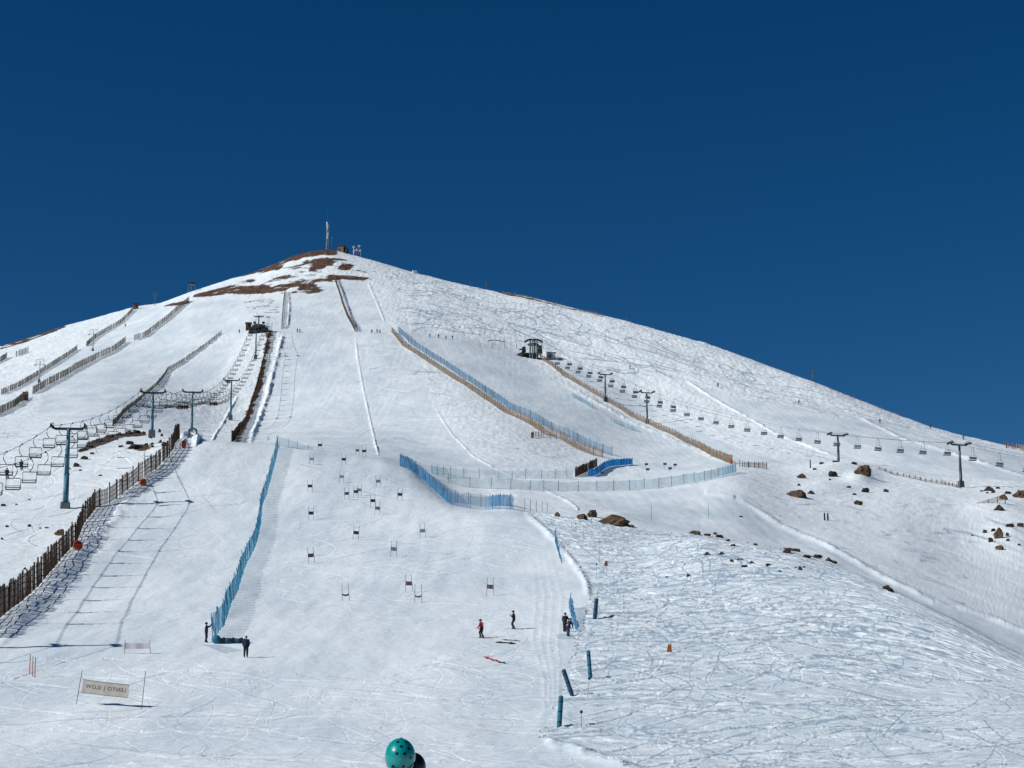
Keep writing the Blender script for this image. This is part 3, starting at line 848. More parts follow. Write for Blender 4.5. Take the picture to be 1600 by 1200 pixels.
    for s in "lr":
        bones += [("skull", "ear" + s), ("upper", "sh" + s), ("sh" + s, "el" + s), ("el" + s, "wr" + s), ("wr" + s, "palm" + s), ("pelvis", "hip" + s), ("hip" + s, "kn" + s), ("kn" + s, "sn" + s), ("sn" + s, "an" + s), ("an" + s, "toe" + s), ("an" + s, "heel" + s)]
        if hands:
            for k in range(4): bones += [("palm" + s, f"k{k}{s}"), (f"k{k}{s}", f"m{k}{s}"), (f"m{k}{s}", f"e{k}{s}")]
            bones += [("wr" + s, "th" + s), ("th" + s, "te" + s)]
    return j, bones
def person(label, pose, mats, loc, rotz, helmet=None, goggles=True, skis=None, extra=None, hands=True, cat="person", poles=False, scale=None, sub=1, group=None):
    t = thing("person", label, cat, loc, rotz, group, scale=scale)
    j, bones = person_joints(pose, hands)
    obj("body", skin_body("body", j, bones, mats, 0, sub), t)
    c = (Vector(j["skull"][:3]) + Vector(j["crown"][:3])) / 2
    lean = pose.get("lean", 0); R = Matrix.Rotation(-lean, 3, 'X')
    if helmet:
        mb = MB(); mb.ball((0, 0, 0), (.118, .138, .125), 20, 10, v0=-.45)
        o = mb.build("helmet", helmet, t, True); o.location = c + R @ Vector((0, -.005, .025)); o.rotation_euler = (-lean, 0, 0)
    if goggles:
        mb = MB(); mb.box((0, .095, .0), (.15, .05, .075), taper=.9)
        mb.tube([(-.075, .085, 0), (-.122, 0, .01), (-.09, -.10, .02), (0, -.142, .02), (.09, -.10, .02), (.122, 0, .01), (.075, .085, 0)], .014, 5)
        o = mb.build("goggles", M["black_shell"], t); o.location = c; o.rotation_euler = (-lean, 0, 0)
    if skis:
        for s in "lr":
            an = j["an" + s]; d = pose.get("fd" + s, (0, 1, 0)); yaw = math.atan2(-d[0], d[1])
            mb = MB(); g = []
            for k in range(13):
                f = -1 + 2 * k / 12; y = .88 * f; tip = max(0, f - .82) / .18; z = .012 + .10 * tip ** 2 + .02 * max(0, -f - .92)
                wd = (.048 + .014 * abs(f)) * (1 - .75 * max(0, abs(f) - .9) / .1)
                g.append([Vector((-wd, y, z)), Vector((wd, y, z))])
            mb.sheet(g); low = [[p - Vector((0, 0, .018)) for p in r] for r in g]; mb.sheet([r[::-1] for r in low])
            mb.sheet([[r[0] for r in low], [r[0] for r in g]]); mb.sheet([[r[1] for r in g], [r[1] for r in low]])
            mb.box((0, -.02, .045), (.07, .30, .05))
            o = mb.build("ski", skis, t); o.location = (an[0], an[1], an[2] - .125); o.rotation_euler = (0, 0, yaw)
    if poles:
        for s, sx in (("l", -1), ("r", 1)):
            pm = Vector(j["palm" + s][:3]); tip = pm + Vector((.10 * sx, -.25 if pose.get("poleback") else .15, -pm.z + .02))
            mb = MB(); mb.tube([pm + (pm - tip).normalized() * .08, tip], .011, 5); mb.ball(tip + (pm - tip).normalized() * .07, (.045, .045, .012), 8, 4)
            mb.build("ski_pole", M["pole_grey"], t)
    if extra: extra(t, j)
    return t
# ------------------------------------------------------------------ chairlifts
def yaw_of(dx, dy): return math.atan2(dy, dx) - math.pi / 2

def pylon(label, p, rz, h, mats, arm=2.55, group=None, r0=.46, foot=True, sheave=2.6, ladder=True):
    t = thing("lift_pylon", label, "lift pylon", p, rz, group)
    mb = MB(); mb.tube([(0, 0, -.6), (0, 0, h * .42)], r0, 12, r0 * .84); mb.tube([(0, 0, h * .42), (0, 0, h - .1)], r0 * .78, 12, r0 * .56)
    mb.tube([(0, 0, h * .42 - .12), (0, 0, h * .42 + .12)], r0 * 1.0, 12)
    mb.build("mast", mats[0], t, True)
    if foot: MB().box((0, 0, .3 if r0 > .45 else .55), (1.45, 1.2, 1.3 if r0 > .45 else 2.2), taper=.85).build("foundation", M["concrete"], t)
    mb = MB(); mb.bar((-arm + .5, 0, h - .18), (arm - .5, 0, h - .18), .34, .42, up=(0, 1, 0))
    for s in (-1, 1): mb.bar((s * (arm - .55), 0, h - .18), (s * arm, 0, h + .22), .32, .36, up=(0, 1, 0))
    mb.build("crossarm", mats[1], t)
    for s in (-1, 1):
        mb = MB(); mb.bar((s * arm, -sheave / 2, h + .12), (s * arm, sheave / 2, h + .12), .16, .28)
        n = 6
        for k in range(n):
            y = -sheave / 2 + sheave * (k + .5) / n
            mb.tube([(s * arm - .10, y, h + .30), (s * arm + .10, y, h + .30)], .20, 10)
        sh = mb.build("sheave_train", M["dark_steel"], t)
        MB().box((s * arm * .93, 0, h + .66), (.10, sheave * .7, .08)).build("catwalk_rail", M["dark_steel"], t)
    if ladder:
        mb = MB()
        for s in (-.16, .16): mb.bar((s, -r0 - .05, .8), (s, -r0 * .7 - .05, h - .5), .04)
        for k in range(int(h / .6)): mb.bar((-.16, -r0 * .9 - .05, 1 + k * .6), (.16, -r0 * .9 - .05, 1 + k * .6), .03)
        mb.build("ladder", M["dark_steel"], t)
    return t

def chair_a():
    """three-seat fixed-grip chair; origin at the grip on the rope"""
    t = thing("lift_chair", "LEFT PROTO CHAIR temporary label", "lift chair", group="chairs of the left chairlift")
    mb = MB(); mb.tube([(0, -.02, .06), (-.12, 0, -.06), (-.36, 0, -.42), (-.42, 0, -.85), (-.30, 0, -1.25), (-.05, 0, -1.55), (0, 0, -1.72)], .055, 7); mb.box((0, 0, .0), (.16, .34, .2))
    mb.build("hanger", M["chair_steel"], t, True)
    mb = MB(); mb.tube([(-.84, .02, -3.12), (-.88, 0, -2.9), (-.88, 0, -1.86), (-.80, 0, -1.74), (.80, 0, -1.74), (.88, 0, -1.86), (.88, 0, -2.9), (.84, .02, -3.12)], .055, 7)
    mb.build("frame", M["chair_steel"], t, True)
    mb = MB()
    for k in range(4): mb.box((0, .05 + .125 * k, -3.10 - .02 * k), (1.70, .11, .06))
    mb.box((0, .25, -3.18), (1.72, .46, .06))
    mb.build("seat", M["seat"], t)
    mb = MB(); mb.box((0, -.05, -2.86), (1.72, .05, .10)); mb.box((0, -.07, -2.66), (1.72, .04, .05))
    mb.build("backrest", M["seat"], t)
    for s in (-.86, .86): MB().tube([(s, 0, -2.70), (s, .42, -2.68), (s, .46, -3.08)], .026, 5).build("armrest", M["chair_steel"], t)
    return t
def chair_b():
    """four-seat chair on two stays"""
    t = thing("lift_chair", "RIGHT PROTO CHAIR temporary label", "lift chair", group="chairs of the right chairlift")
    mb = MB(); mb.box((0, 0, 0), (.16, .4, .22)); mb.tube([(0, 0, 0), (-.30, 0, -.35), (-.40, 0, -1.55), (-.52, 0, -1.95)], .05, 6); mb.tube([(0, 0, 0), (.30, 0, -.35), (.40, 0, -1.55), (.52, 0, -1.95)], .05, 6)
    mb.build("hanger", M["grey_paint"], t, True)
    mb = MB(); mb.tube([(-.98, .45, -3.28), (-1.02, 0, -2.95), (-.98, -.12, -2.25), (-.8, -.15, -1.98), (.8, -.15, -1.98), (.98, -.12, -2.25), (1.02, 0, -2.95), (.98, .45, -3.28)], .045, 6)
    mb.build("frame", M["grey_paint"], t, True)
    MB().box((0, .18, -3.22), (2.0, .62, .17), taper=.96).build("seat", M["rubber"], t)
    mb = MB()
    for k in range(4): mb.box((-.75 + .5 * k, -.12, -2.72), (.46, .06, .66), Matrix.Rotation(-.14, 3, 'X'))
    mb.build("backrest", M["grey_paint"], t)
    mb = MB(); mb.tube([(-.98, -.1, -2.4), (-.9, .55, -2.55), (.9, .55, -2.55), (.98, -.1, -2.4)], .022, 5)
    mb.build("safety_bar", M["grey_paint"], t)
    return t

class Line:
    """one chairlift: a straight line in plan, x = a + b*y"""
    def __init__(s, a, b, towers, half, sag):
        s.a, s.b, s.half, s.sag = a, b, half, sag
        L = math.hypot(b, 1); s.d = Vector((b / L, 1 / L, 0)); s.n = Vector((1 / L, -b / L, 0)); s.rz = yaw_of(b, 1)
        s.t = [(y, ground(a + b * y, y), h) for y, h in towers]
    def base(s, i): y, z, h = s.t[i]; return Vector((s.a + s.b * y, y, z))
    def rope(s, y, side):
        ts = s.t
        for (y0, z0, h0), (y1, z1, h1) in zip(ts[:-1], ts[1:]):
            if y <= y1 or (y1, z1, h1) == ts[-1]:
                f = (y - y0) / (y1 - y0); za, zb = z0 + h0 + .32, z1 + h1 + .32
                z = za + (zb - za) * f - 4 * (s.sag + (1.1 if h0 > 15 else 0)) * ((y1 - y0) / 120) ** 2 * f * (1 - f); break
        c = Vector((s.a + s.b * y, y, z)); return c + s.n * (side * s.half)
    def cable(s, label, y0, y1, side, r, m, group):
        pts = [s.rope(y0 + (y1 - y0) * k / 150, side) for k in range(151)]
        org = pts[0].copy(); o = MB().tube([p - org for p in pts], r, 5).build("lift_cable", m)
        o.location = org; tag(o, label, "cable", group)

LL = Line(-46.4, -.074, [(112, 7.0), (160, 16.2), (290, 12.4), (400, 9.8), (488, 10.6), (621, 13.4), (745, 11.8), (797, 7.2)], 2.55, 2.0)
names_l = [("tall blue tower outside the frame at lower left", 0), ("tallest blue chairlift pylon on the open snow left of the brown fence", 1), ("blue lift pylon beside the long band of dark rocks", 2),
           ("slim lift pylon just left of the orange padding at the fence end", 3), ("lift pylon with dark square foot on the slope above the fence end", 4), ("highest lift pylon, just below the dark green top station", 5)]
for nm, i in names_l:
    pylon(nm, LL.base(i + 1), LL.rz, LL.t[i + 1][2], (M["blue_steel"], M["dark_steel"]), group="pylons of the left chairlift", r0=.48 if i < 2 else .36, foot=i != 3)
LL.cable("steel haul rope on the left side of the left chairlift", 114, 797, -1, .035, M["dark_steel"], "ropes of the left chairlift")
LL.cable("steel haul rope on the right side of the left chairlift", 114, 797, 1, .035, M["dark_steel"], "ropes of the left chairlift")
CHA = chair_a(); first = True
rider_spots = []
sect_l = [(290, "below the tall front pylon"), (400, "past the tall front pylon"), (488, "past the rock-band pylon"), (621, "past the slim pylon"), (745, "past the square-footed pylon"), (900, "past the highest pylon")]
riders_l = {(-1, 255): 1, (-1, 266): 1, (1, 442): 3, (1, 431): 2, (1, 519): 3, (1, 530): 2, (-1, 640): 2, (-1, 772): 3}
for side in (-1, 1):
    cnt = {}
    for k in range(57):
        y = 178.2 + 11 * k
        if y > 792: continue
        q = LL.rope(y, side)
        ti, sec = [(i, n) for i, (lim, n) in enumerate(sect_l) if y <= lim][0]
        cnt[ti] = cnt.get(ti, 0) + 1
        sd = "left" if side < 0 else "right"
        nr = riders_l.get((side, int(y)), 0) or riders_l.get((side, int(y) - 1), 0)
        lab = f"{nth(cnt[ti])} chair uphill {sec}, on the {sd} rope of the left lift"
        rz = LL.rz + (0 if side < 0 else math.pi)
        if first:
            CHA.location = q; CHA.rotation_euler = (0, 0, rz); tag(CHA, lab, "lift chair", "chairs of the left chairlift"); first = False
        else: dup(CHA, lab, q, rot=(0 if nr else random.gauss(0, .035), 0 if nr else random.gauss(0, .02), rz))
        for m_ in range(nr): rider_spots.append((q, rz, (m_ - (nr - 1) / 2) * .55 if nr > 1 else (.1 if y < 260 else -.05), nr, m_, ti, sd, cnt[ti]))

RL = Line(272.0, -.331, [(400, 11), (480, 11.0), (541, 8.2), (676, 11.4), (715, 10.6), (793, 8.5)], 2.6, 1.6)
names_r = [("grey lift pylon outside the frame at right", 0), ("tall grey lift pylon nearest the right edge, above the rocks", 1), ("grey lift pylon rising behind the snowy boulder mound", 2),
           ("grey lift pylon below the brown fence, nearer the mound", 3), ("smaller grey lift pylon astride the brown fence, nearer the station", 4)]
for nm, i in names_r:
    pylon(nm, RL.base(i), RL.rz, RL.t[i][2], (M["steel"], M["dark_steel"]), group="pylons of the right chairlift", r0=.42, foot=i != 2, sheave=3.2, ladder=i < 3)
RL.cable("grey haul rope on the downhill side of the right chairlift", 380, 795, -1, .04, M["steel"], "ropes of the right chairlift")
RL.cable("grey haul rope on the far side of the right chairlift", 380, 795, 1, .04, M["steel"], "ropes of the right chairlift")
CHB = chair_b(); first = True
sect_r = [(480, "right of the right-edge pylon"), (541, "between the right-edge pylon and the mound pylon"), (676, "between the mound pylon and the fence pylon"), (715, "between the two pylons by the brown fence"), (900, "between the highest pylon and the open station")]
for side in (-1, 1):
    cnt = {}
    for k in range(36):
        y = 425.9 + 11.1 * k
        if y > 783 or (side > 0 and y < 655): continue
        q = RL.rope(y, side)
        ti, sec = [(i, n) for i, (lim, n) in enumerate(sect_r) if y <= lim][0]; cnt[ti] = cnt.get(ti, 0) + 1
        lab = f"{nth(cnt[ti])} chair uphill {sec}, {'near' if side < 0 else 'far'} rope"
        rz = RL.rz + (0 if side < 0 else math.pi)
        if first:
            CHB.location = q; CHB.rotation_euler = (0, 0, rz); tag(CHB, lab, "lift chair", "chairs of the right chairlift"); first = False
        else: dup(CHB, lab, q, rot=(random.gauss(0, .03), random.gauss(0, .02), rz + random.gauss(0, .05)))

# small drag-lift pylons on the left flank
def drag_pylon(label, u, v, hpx, group="drag lift pylons on the left flank", m="grey_paint", sky=False):
    p = P(u, v); h = pxsize(p, hpx)
    t = thing("drag_lift_pylon", label, "lift pylon", p, 0, group)
    MB().tube([(0, 0, -.5), (0, 0, h * .95)], .20, 8, .14).build("mast", M[m], t, True)
    mb = MB(); w_ = h * .17; mb.bar((-w_, 0, h * .80), (w_, 0, h * .80), .16); mb.bar((-w_, 0, h), (w_, 0, h), .16)
    for s in (-1, 1): mb.bar((s * w_, 0, h * .74), (s * w_, 0, h * 1.02), .14)
    mb.build("crossarm", M[m], t)
    for s in (-1, 1): MB().tube([(s * w_ * 1.25, -.5, h * .77), (s * w_ * 1.25, .5, h * .77)], .18, 8).build("sheave", M["dark_steel"], t)
    if not sky: MB().box((0, 0, .5), (.9, .9, 1.3), taper=.8).build("foundation", M["concrete"], t)
    return t
drag_pylon("small grey drag lift pylon lowest on the left flank", 61, 599, 36)
drag_pylon("small grey drag lift pylon beside the middle left fence", 145, 548, 34)
drag_pylon("thin drag lift pylon standing on the left skyline", 242, 478, 22, sky=True, m="steel")
drag_pylon("tiny faint pylon left of the pair on the right skyline", 735, 450, 9, "pylons on the right skyline", "steel", True)
drag_pylon("tiny faint pylon right of the pair on the right skyline", 760, 454, 12, "pylons on the right skyline", "steel", True)
drag_pylon("faint pylon on the skyline above the right lift station", 979, 502, 8, "pylons on the right skyline", "steel", True)
drag_pylon("faint thin pylon alone on the long right skyline", 1270, 596, 18, "pylons on the right skyline", "steel", True)

# ---- top station of the left chairlift
p = P(404, 519.5); s_ = pxsize(p, 1)
t = thing("lift_station", "dark green chairlift top station with T-shaped mast", "lift station", p, LL.rz)
mb = MB(); mb.box((-.2*s_, 2, 3.6*s_), (30*s_, 6, 8.5*s_)); 
for k in range(7): mb.bar((-14*s_ + k*4.6*s_, -1.3, -1), (-14*s_ + k*4.6*s_, -1.3, 8*s_), .35)
mb.build("platform", M["hut_dark"], t)
mb = MB(); mb.box((3*s_, 2.2, 9.3*s_), (16*s_, 4.6, 4.5*s_), taper=.9); mb.box((-6*s_, 2.4, 9.8*s_), (10*s_, 4, 4.5*s_), taper=.85)
for k in range(5): mb.box((-3.4*s_ + k*3.2*s_, -.15, 9.2*s_), (.22, .25, 4.2*s_))
mb.build("machine_housing", M["green_metal"], t)
MB().tube([(0, 3.5, 14.0*s_), (0, 3.5, 14.6*s_)], 2.6, 24).build("bullwheel", M["dark_steel"], t)
mb = MB(); mb.tube([(0, -.8, 0), (0, -.8, 25*s_)], .32, 10, .26); mb.build("mast", M["steel"], t)
mb = MB(); mb.bar((-6.2*s_, -.8, 24.6*s_), (6.2*s_, -.8, 24.6*s_), .36, .42, up=(0, 1, 0))
for q in (-1, 1): mb.bar((q*6*s_, -.8, 24.6*s_), (q*8.2*s_, -.8, 26.6*s_), .34, .38, up=(0, 1, 0))
mb.build("crossarm", M["dark_steel"], t)
mb = MB()
for k in range(6): mb.bar((8.5*s_ + k*1.4*s_, -1.2, 7*s_), (8.5*s_ + k*1.4*s_, -1.2, 12*s_), .07)
for z in (9.5, 12): mb.bar((8.5*s_, -1.2, z*s_), (15.5*s_, -1.2, z*s_), .07)
mb.build("railing", M["dark_wood"], t)
for q, z in ((-6.5, 15.5), (-6.5, 17.5), (7, 15.8), (7, 17.6)): MB().box((q*s_, 1, z*s_), (4.2*s_, 1.6, .8*s_)).build("roof_hatch", M["green_metal"], t)
MB().tube([(20.5*s_, 0, -1), (20.5*s_, 0, 17*s_)], .09, 6).build("post", M["dark_steel"], t)
p2 = P(388, 516)
t = thing("operator_hut", "brown operator hut with dark roof at the station's left end", "hut", p2, .1)
w_ = 8.4 * s_; h_ = 13 * s_
hw = MB().box((0, 1.2, h_*.42), (w_, 2.6, h_)).build("wall", M["hut"], t)
MB().box((0, 1.2, h_*.95), (w_*1.25, 3.2, .35)).build("roof", M["roof"], t)
MB().box((.15*w_, -.13, h_*.62), (w_*.42, .06, h_*.28)).build("window", M["glass"], t)
MB().box((-.30*w_, -.13, h_*.35), (w_*.24, .06, h_*.5)).build("door", M["dark_wood"], t)

# ---- top station of the right chairlift
p = P(834, 560); s_ = pxsize(p, 1)
t = thing("lift_station", "open lift station with four tall posts under a beam", "lift station", p, RL.rz * .3)
for k, x in enumerate((-5.6, -1.9, 1.6, 4.6)):
    MB().tube([(x*s_, -.6*(k % 2), -2.2), (x*s_, -.6*(k % 2), 30.5*s_)], .36, 10, .32).build("post", M["steel"], t)
mb = MB(); mb.tube([(-14*s_, 0, 26.4*s_), (-10*s_, 0, 29.6*s_), (-6*s_, 0, 31*s_), (0, 0, 30.4*s_), (6*s_, 0, 31*s_), (10*s_, 0, 29.6*s_), (14.5*s_, 0, 26.8*s_)], .42, 8)
mb.build("crossbeam", M["dark_steel"], t)
mb = MB(); mb.ball((-17*s_, 2, 4.6*s_), (10.5*s_, 2.6, 7*s_), 14, 8); mb.box((-3*s_, 2.2, 4*s_), (22*s_, 4, 12*s_), taper=.9)
mb.build("engine_housing", M["hut_dark"], t)
mb = MB(); mb.box((9.2*s_, 2, 16.5*s_), (9.5*s_, 3, 12*s_), taper=.8); mb.tube([(7*s_, .3, 18*s_), (12*s_, .3, 18*s_)], 1.0, 12); mb.box((11*s_, .3, 12*s_), (4*s_, 1.4, 5*s_))
mb.build("drive_unit", M["green_metal"], t)
mb = MB(); mb.box((-15*s_, 1.6, 16*s_), (6.5*s_, 2, 8*s_), taper=.7); mb.bar((-22*s_, 1.5, 15*s_), (-14*s_, 1.5, 18*s_), .5)
mb.build("counterweight", M["hut_dark"], t)
MB().tube([(0, 2.4, 24*s_), (0, 2.4, 25.5*s_)], 2.5, 24).build("bullwheel", M["dark_steel"], t)
MB().tube([(13.2*s_, 1, 0), (13.2*s_, 1, 19*s_)], .08, 6).build("railing_post", M["dark_steel"], t)
p2 = P(861, 560)
t = thing("operator_hut", "small hut, half dark half white, right of the open station", "hut", p2, .1)
MB().box((-.9, .9, 1.2), (1.7, 2, 3.0)).build("wall", M["concrete"], t)
MB().box((1.05, .9, 1.25), (1.9, 2.1, 3.2)).build("side_room", M["white"], t)
MB().box((.2, .9, 2.9), (4.2, 2.6, .18)).build("roof", M["grey_paint"], t)
MB().tube([(2.6, .3, -.3), (2.6, .3, 4.4)], .06, 5).build("mast", M["steel"], t)

# ---- buildings and masts on the skyline
p = P(511, 391); s_ = pxsize(p, 1)
t = thing("radio_mast", "tall lattice radio mast with pale antennas on the summit", "radio mast", p, .3)
mb = MB(); H = 44 * s_
for k in range(3):
    a = k * 2.094; x, y = math.cos(a), math.sin(a); mb.tube([(1.0*x, 1.0*y, -1), (.5*x, .5*y, H)], .10, 5)
for k in range(16):
    z0, z1 = H*k/16, H*(k+1)/16; r0, r1 = 1.0 - .5*k/16, 1.0 - .5*(k+1)/16
    for q in range(3):
        a, b = q*2.094, (q+1)*2.094
        mb.bar((r0*math.cos(a), r0*math.sin(a), z0), (r1*math.cos(b), r1*math.sin(b), z1), .09); mb.bar((r1*math.cos(a), r1*math.sin(a), z1), (r1*math.cos(b), r1*math.sin(b), z1), .08)
mb.build("lattice", M["tower_grey"], t)
MB().tube([(0, 0, H), (0, 0, H + 16*s_)], .07, 5).build("whip_antenna", M["steel"], t)
for z, a in ((42, -2.2), (39, -.9), (36.5, -2.0), (25, -1.2), (20, -1.9)):
    MB().box((.8*math.cos(a), .8*math.sin(a), z*s_), (.5, .3, 1.9), Matrix.Rotation(a + 1.57, 3, 'Z')).build("panel_antenna", M["white"], t)
for z, a in ((31, -1.9), (29, -1.1)):
    MB().tube([(1.0*math.cos(a), 1.0*math.sin(a), z*s_), (1.5*math.cos(a), 1.5*math.sin(a), z*s_)], .65, 14).build("dish", M["grey_paint"], t)
mb = MB(); mb.tube([(2.4, -.3, -.5), (2.4, -.3, 19*s_)], .13, 6); mb.ball((2.7, -.3, 20*s_), (.5, .4, .6), 10, 6); mb.build("side_mast", M["grey_paint"], t)
p = P(532, 394.5)
t = thing("summit_hut", "brown stone hut beside the summit radio mast", "hut", p, -.35)
MB().box((0, 1.5, 1.4), (3.6, 3.2, 3.8)).build("wall", M["hut"], t)
MB().box((0, 1.5, 3.45), (4.2, 3.8, .35)).build("roof", M["roof"], t)
MB().box((2.6, 1.8, .9), (1.8, 2.8, 2.6), taper=.7).build("side_shed", M["roof"], t)
MB().box((-.6, -.13, 1.5), (.8, .06, 1.0)).build("window", M["glass"], t)
p = P(557, 401)
t = thing("radio_mast", "short red and white antenna cluster right of the summit hut", "radio mast", p, .2)
for k, (x, h, m) in enumerate(((-1.6, 5.6, "white"), (0, 5.0, "tower_red"), (1.4, 6.4, "tower_red"), (2.2, 4.0, "white"))):
    MB().tube([(x, 0, -1), (x, 0, h)], .16, 6).build("mast", M[m], t)
for x, z in ((-1.7, 4.9), (1.3, 5.6), (-1.5, 2.6), (1.7, 3.0), (0, 3.4)):
    MB().tube([(x, -.3, z), (x, -.75, z)], .62, 12).build("dish", M["white"], t)
mb = MB(); mb.bar((-1.7, 0, 2), (2.2, 0, 3), .14); mb.bar((-1.7, 0, 4), (1.6, 0, 3.2), .14); mb.build("brace", M["tower_red"], t)
o = MB().tube([(0, 0, -.5), (0, 0, 4.6)], .09, 6).build("pole", M["steel"]); o.location = P(473, 397); tag(o, "thin pole alone on the brown summit cap", "pole")
p = P(648, 428)
t = thing("snow_shed", "tiny white shed on the skyline right of the summit", "shed", p, .2)
MB().box((0, .6, .5), (2.2, 1.8, 1.9)).build("wall", M["white"], t); MB().box((0, .6, 1.55), (2.6, 2.2, .25), Matrix.Rotation(.12, 3, 'Y')).build("roof", M["white"], t)
p = P(300, 456)
t = thing("drive_terminal", "faint drag lift terminal frame on the left skyline", "lift station", p, .2)
mb = MB()
for x in (-2.2, -.6, 1.8): mb.bar((x, 0, -.6), (x * .8, 0, 4.2), .24)
mb.build("legs_frame", M["grey_paint"], t)
MB().box((-.1, 0, 4.6), (3.6, 2.2, 1.4), taper=.8).build("machine_housing", M["green_metal"], t)
MB().tube([(0, -1.6, 3.7), (0, -1.6, 4.0)], 1.5, 18).build("bullwheel", M["dark_steel"], t)
mb = MB(); mb.bar((3.6, .2, -.4), (3.6, .2, 2.4), .12); mb.bar((4.6, .2, -.4), (4.6, .2, 2.4), .12); mb.bar((3.6, .2, 2.2), (4.6, .2, 2.2), .12); mb.build("ladder_frame", M["dark_steel"], t)
p = P(212, 483.5)
t = thing("operator_hut", "small dark hut on the left skyline above a fence", "hut", p, .1)
MB().box((0, .8, 1.3), (2.5, 2.2, 3.2)).build("wall", M["hut"], t); MB().box((0, .8, 3.05), (3.3, 2.8, .35)).build("roof", M["roof"], t); MB().box((.3, -.33, 1.7), (.9, .06, .8)).build("window", M["glass"], t)
# ------------------------------------------------------------------ fences and nets
wood_fence("snow_fence", "tall dark brown lattice snow fence at the lower left", "snow fence",
  [(-40, 1000), (0, 969), (44, 935), (97, 876), (120, 850), (131, 820), (150, 793), (175, 784), (195, 771), (217, 755), (240, 740), (260, 720), (272, 702), (281, 687)], 2.8, M["dark_wood"], panel=3.2, slat=.38, sw=.20, rails=4, jag=.32, lean=-.15)
wood_fence("snow_fence", "narrow brown fence climbing below the green top station", "snow fence",
  [(362, 690), (375, 672), (392, 637), (402, 605), (412, 565), (418, 535), (422, 519)], 2.3, M["dark_wood"], panel=4, slat=.4, sw=.2, rails=3, jag=.3)
wood_fence("snow_fence", "short brown fence right above the green top station", "snow fence", [(440, 514), (441, 500), (443, 475), (446, 457)], 2.4, M["dark_wood"], panel=4, slat=.45, sw=.2, rails=2, jag=.2)
wood_fence("snow_fence", "weathered fence leaning down from the brown summit band", "snow fence", [(555, 519), (548, 505), (542, 494), (535, 475), (530, 458), (522, 434)], 2.4, M["wood"], panel=4, slat=.45, sw=.2, rails=2, jag=.2)
wood_fence("snow_fence", "long tan fence backed by blue net across the middle face", "snow fence",
  [(612, 520), (630, 542), (652, 555), (685, 577), (725, 602), (760, 625), (790, 646), (825, 662), (850, 679), (877, 687), (900, 700), (930, 712), (955, 716)], 2.3, M["tan_wood"], panel=3.6, slat=.5, sw=.22, rails=3, jag=.12)
net_fence("safety_net", "long blue net standing behind the long tan fence", "safety net",
  [(622, 519), (640, 537), (662, 551), (695, 572), (735, 597), (770, 620), (800, 641), (835, 657), (860, 672), (887, 682), (910, 694), (940, 706), (962, 712)], 2.6, M["slate_net"], M["pole_blue"], step=5, pole_r=.06)
wood_fence("snow_fence", "dark short fence beside the bright blue net", "snow fence", [(899, 746), (912, 739), (925, 732), (934, 728)], 2.1, M["dark_wood"], panel=2.5, slat=.4, sw=.24, rails=3, jag=.2)
wood_fence("snow_fence", "tan fence running down right from the open station", "snow fence",
  [(844, 560), (862, 572), (880, 587), (920, 612), (955, 632), (985, 650), (1017, 665), (1055, 683), (1092, 702), (1130, 720), (1145, 725)], 2.3, M["tan_wood"], panel=3.6, slat=.5, sw=.2, rails=3, jag=.15)
wood_fence("snow_fence", "low tan fence end right of the long pale net", "snow fence", [(1156, 729), (1168, 730), (1180, 731), (1200, 732)], 1.5, M["tan_wood"], panel=3, slat=.5, sw=.2, rails=2, jag=.15)
wood_fence("snow_fence", "grey fence on the left flank ending at the skyline hut", "snow fence", [(135, 542), (150, 529), (165, 520), (187, 507), (200, 495), (209, 485)], 2.3, M["grey_wood"], panel=4, slat=.55, sw=.22, rails=2, jag=.1)
wood_fence("snow_fence", "grey fence on the left flank topped by bare ground", "snow fence", [(210, 533), (225, 528), (245, 513), (265, 497), (285, 480), (297, 471)], 2.6, M["grey_wood"], panel=4, slat=.55, sw=.26, rails=2, jag=.1)
wood_fence("snow_fence", "long grey fence in the middle of the left flank", "snow fence", [(51, 617), (75, 604), (110, 584), (150, 561), (175, 550), (197, 535)], 2.7, M["grey_wood"], panel=4, slat=.55, sw=.26, rails=2, jag=.1)
wood_fence("snow_fence", "grey fence behind the two small drag lift pylons", "snow fence", [(2, 618), (30, 606), (60, 587), (90, 567), (122, 546)], 2.1, M["grey_wood"], panel=4, slat=.55, sw=.24, rails=2, jag=.15)
wood_fence("snow_fence", "lowest grey fence at the left edge ending in an orange stub", "snow fence", [(-15, 651), (0, 646), (22, 637), (34, 628), (43, 622)], 2.3, M["grey_wood"], panel=3, slat=.5, sw=.24, rails=3, jag=.1)
wood_fence("snow_fence", "tiny grey fence touching the left edge high up", "snow fence", [(-14, 572), (0, 566), (11, 559)], 2.6, M["grey_wood"], panel=3.5, slat=.55, sw=.26, rails=2, jag=.1)
wood_fence("snow_fence", "tiny detached grey fence high on the left flank", "snow fence", [(25, 557), (36, 553), (47, 549)], 2.6, M["grey_wood"], panel=3.5, slat=.55, sw=.26, rails=2, jag=.1)
wood_fence("snow_fence", "thin grey fence passing behind the left chairlift", "snow fence", [(176, 664), (200, 640), (225, 620), (245, 604), (262, 578), (300, 556), (330, 535), (347, 521)], 1.5, M["grey_wood"], panel=4, slat=.5, sw=.24, rails=2, jag=.15)
wood_fence("snow_fence", "small wooden pen fence left of the long tan fence", "snow fence", [(833, 683), (845, 682), (858, 685), (876, 688)], 1.5, M["tan_wood"], panel=2.4, slat=1.1, sw=.14, rails=3, jag=.08)
wood_fence("snow_fence", "low dark rail fence running to the right-edge pylon", "snow fence", [(1374, 740), (1400, 744), (1430, 749), (1470, 756), (1505, 764)], .75, M["wood"], panel=3, slat=1.0, sw=.14, rails=3, jag=.1)
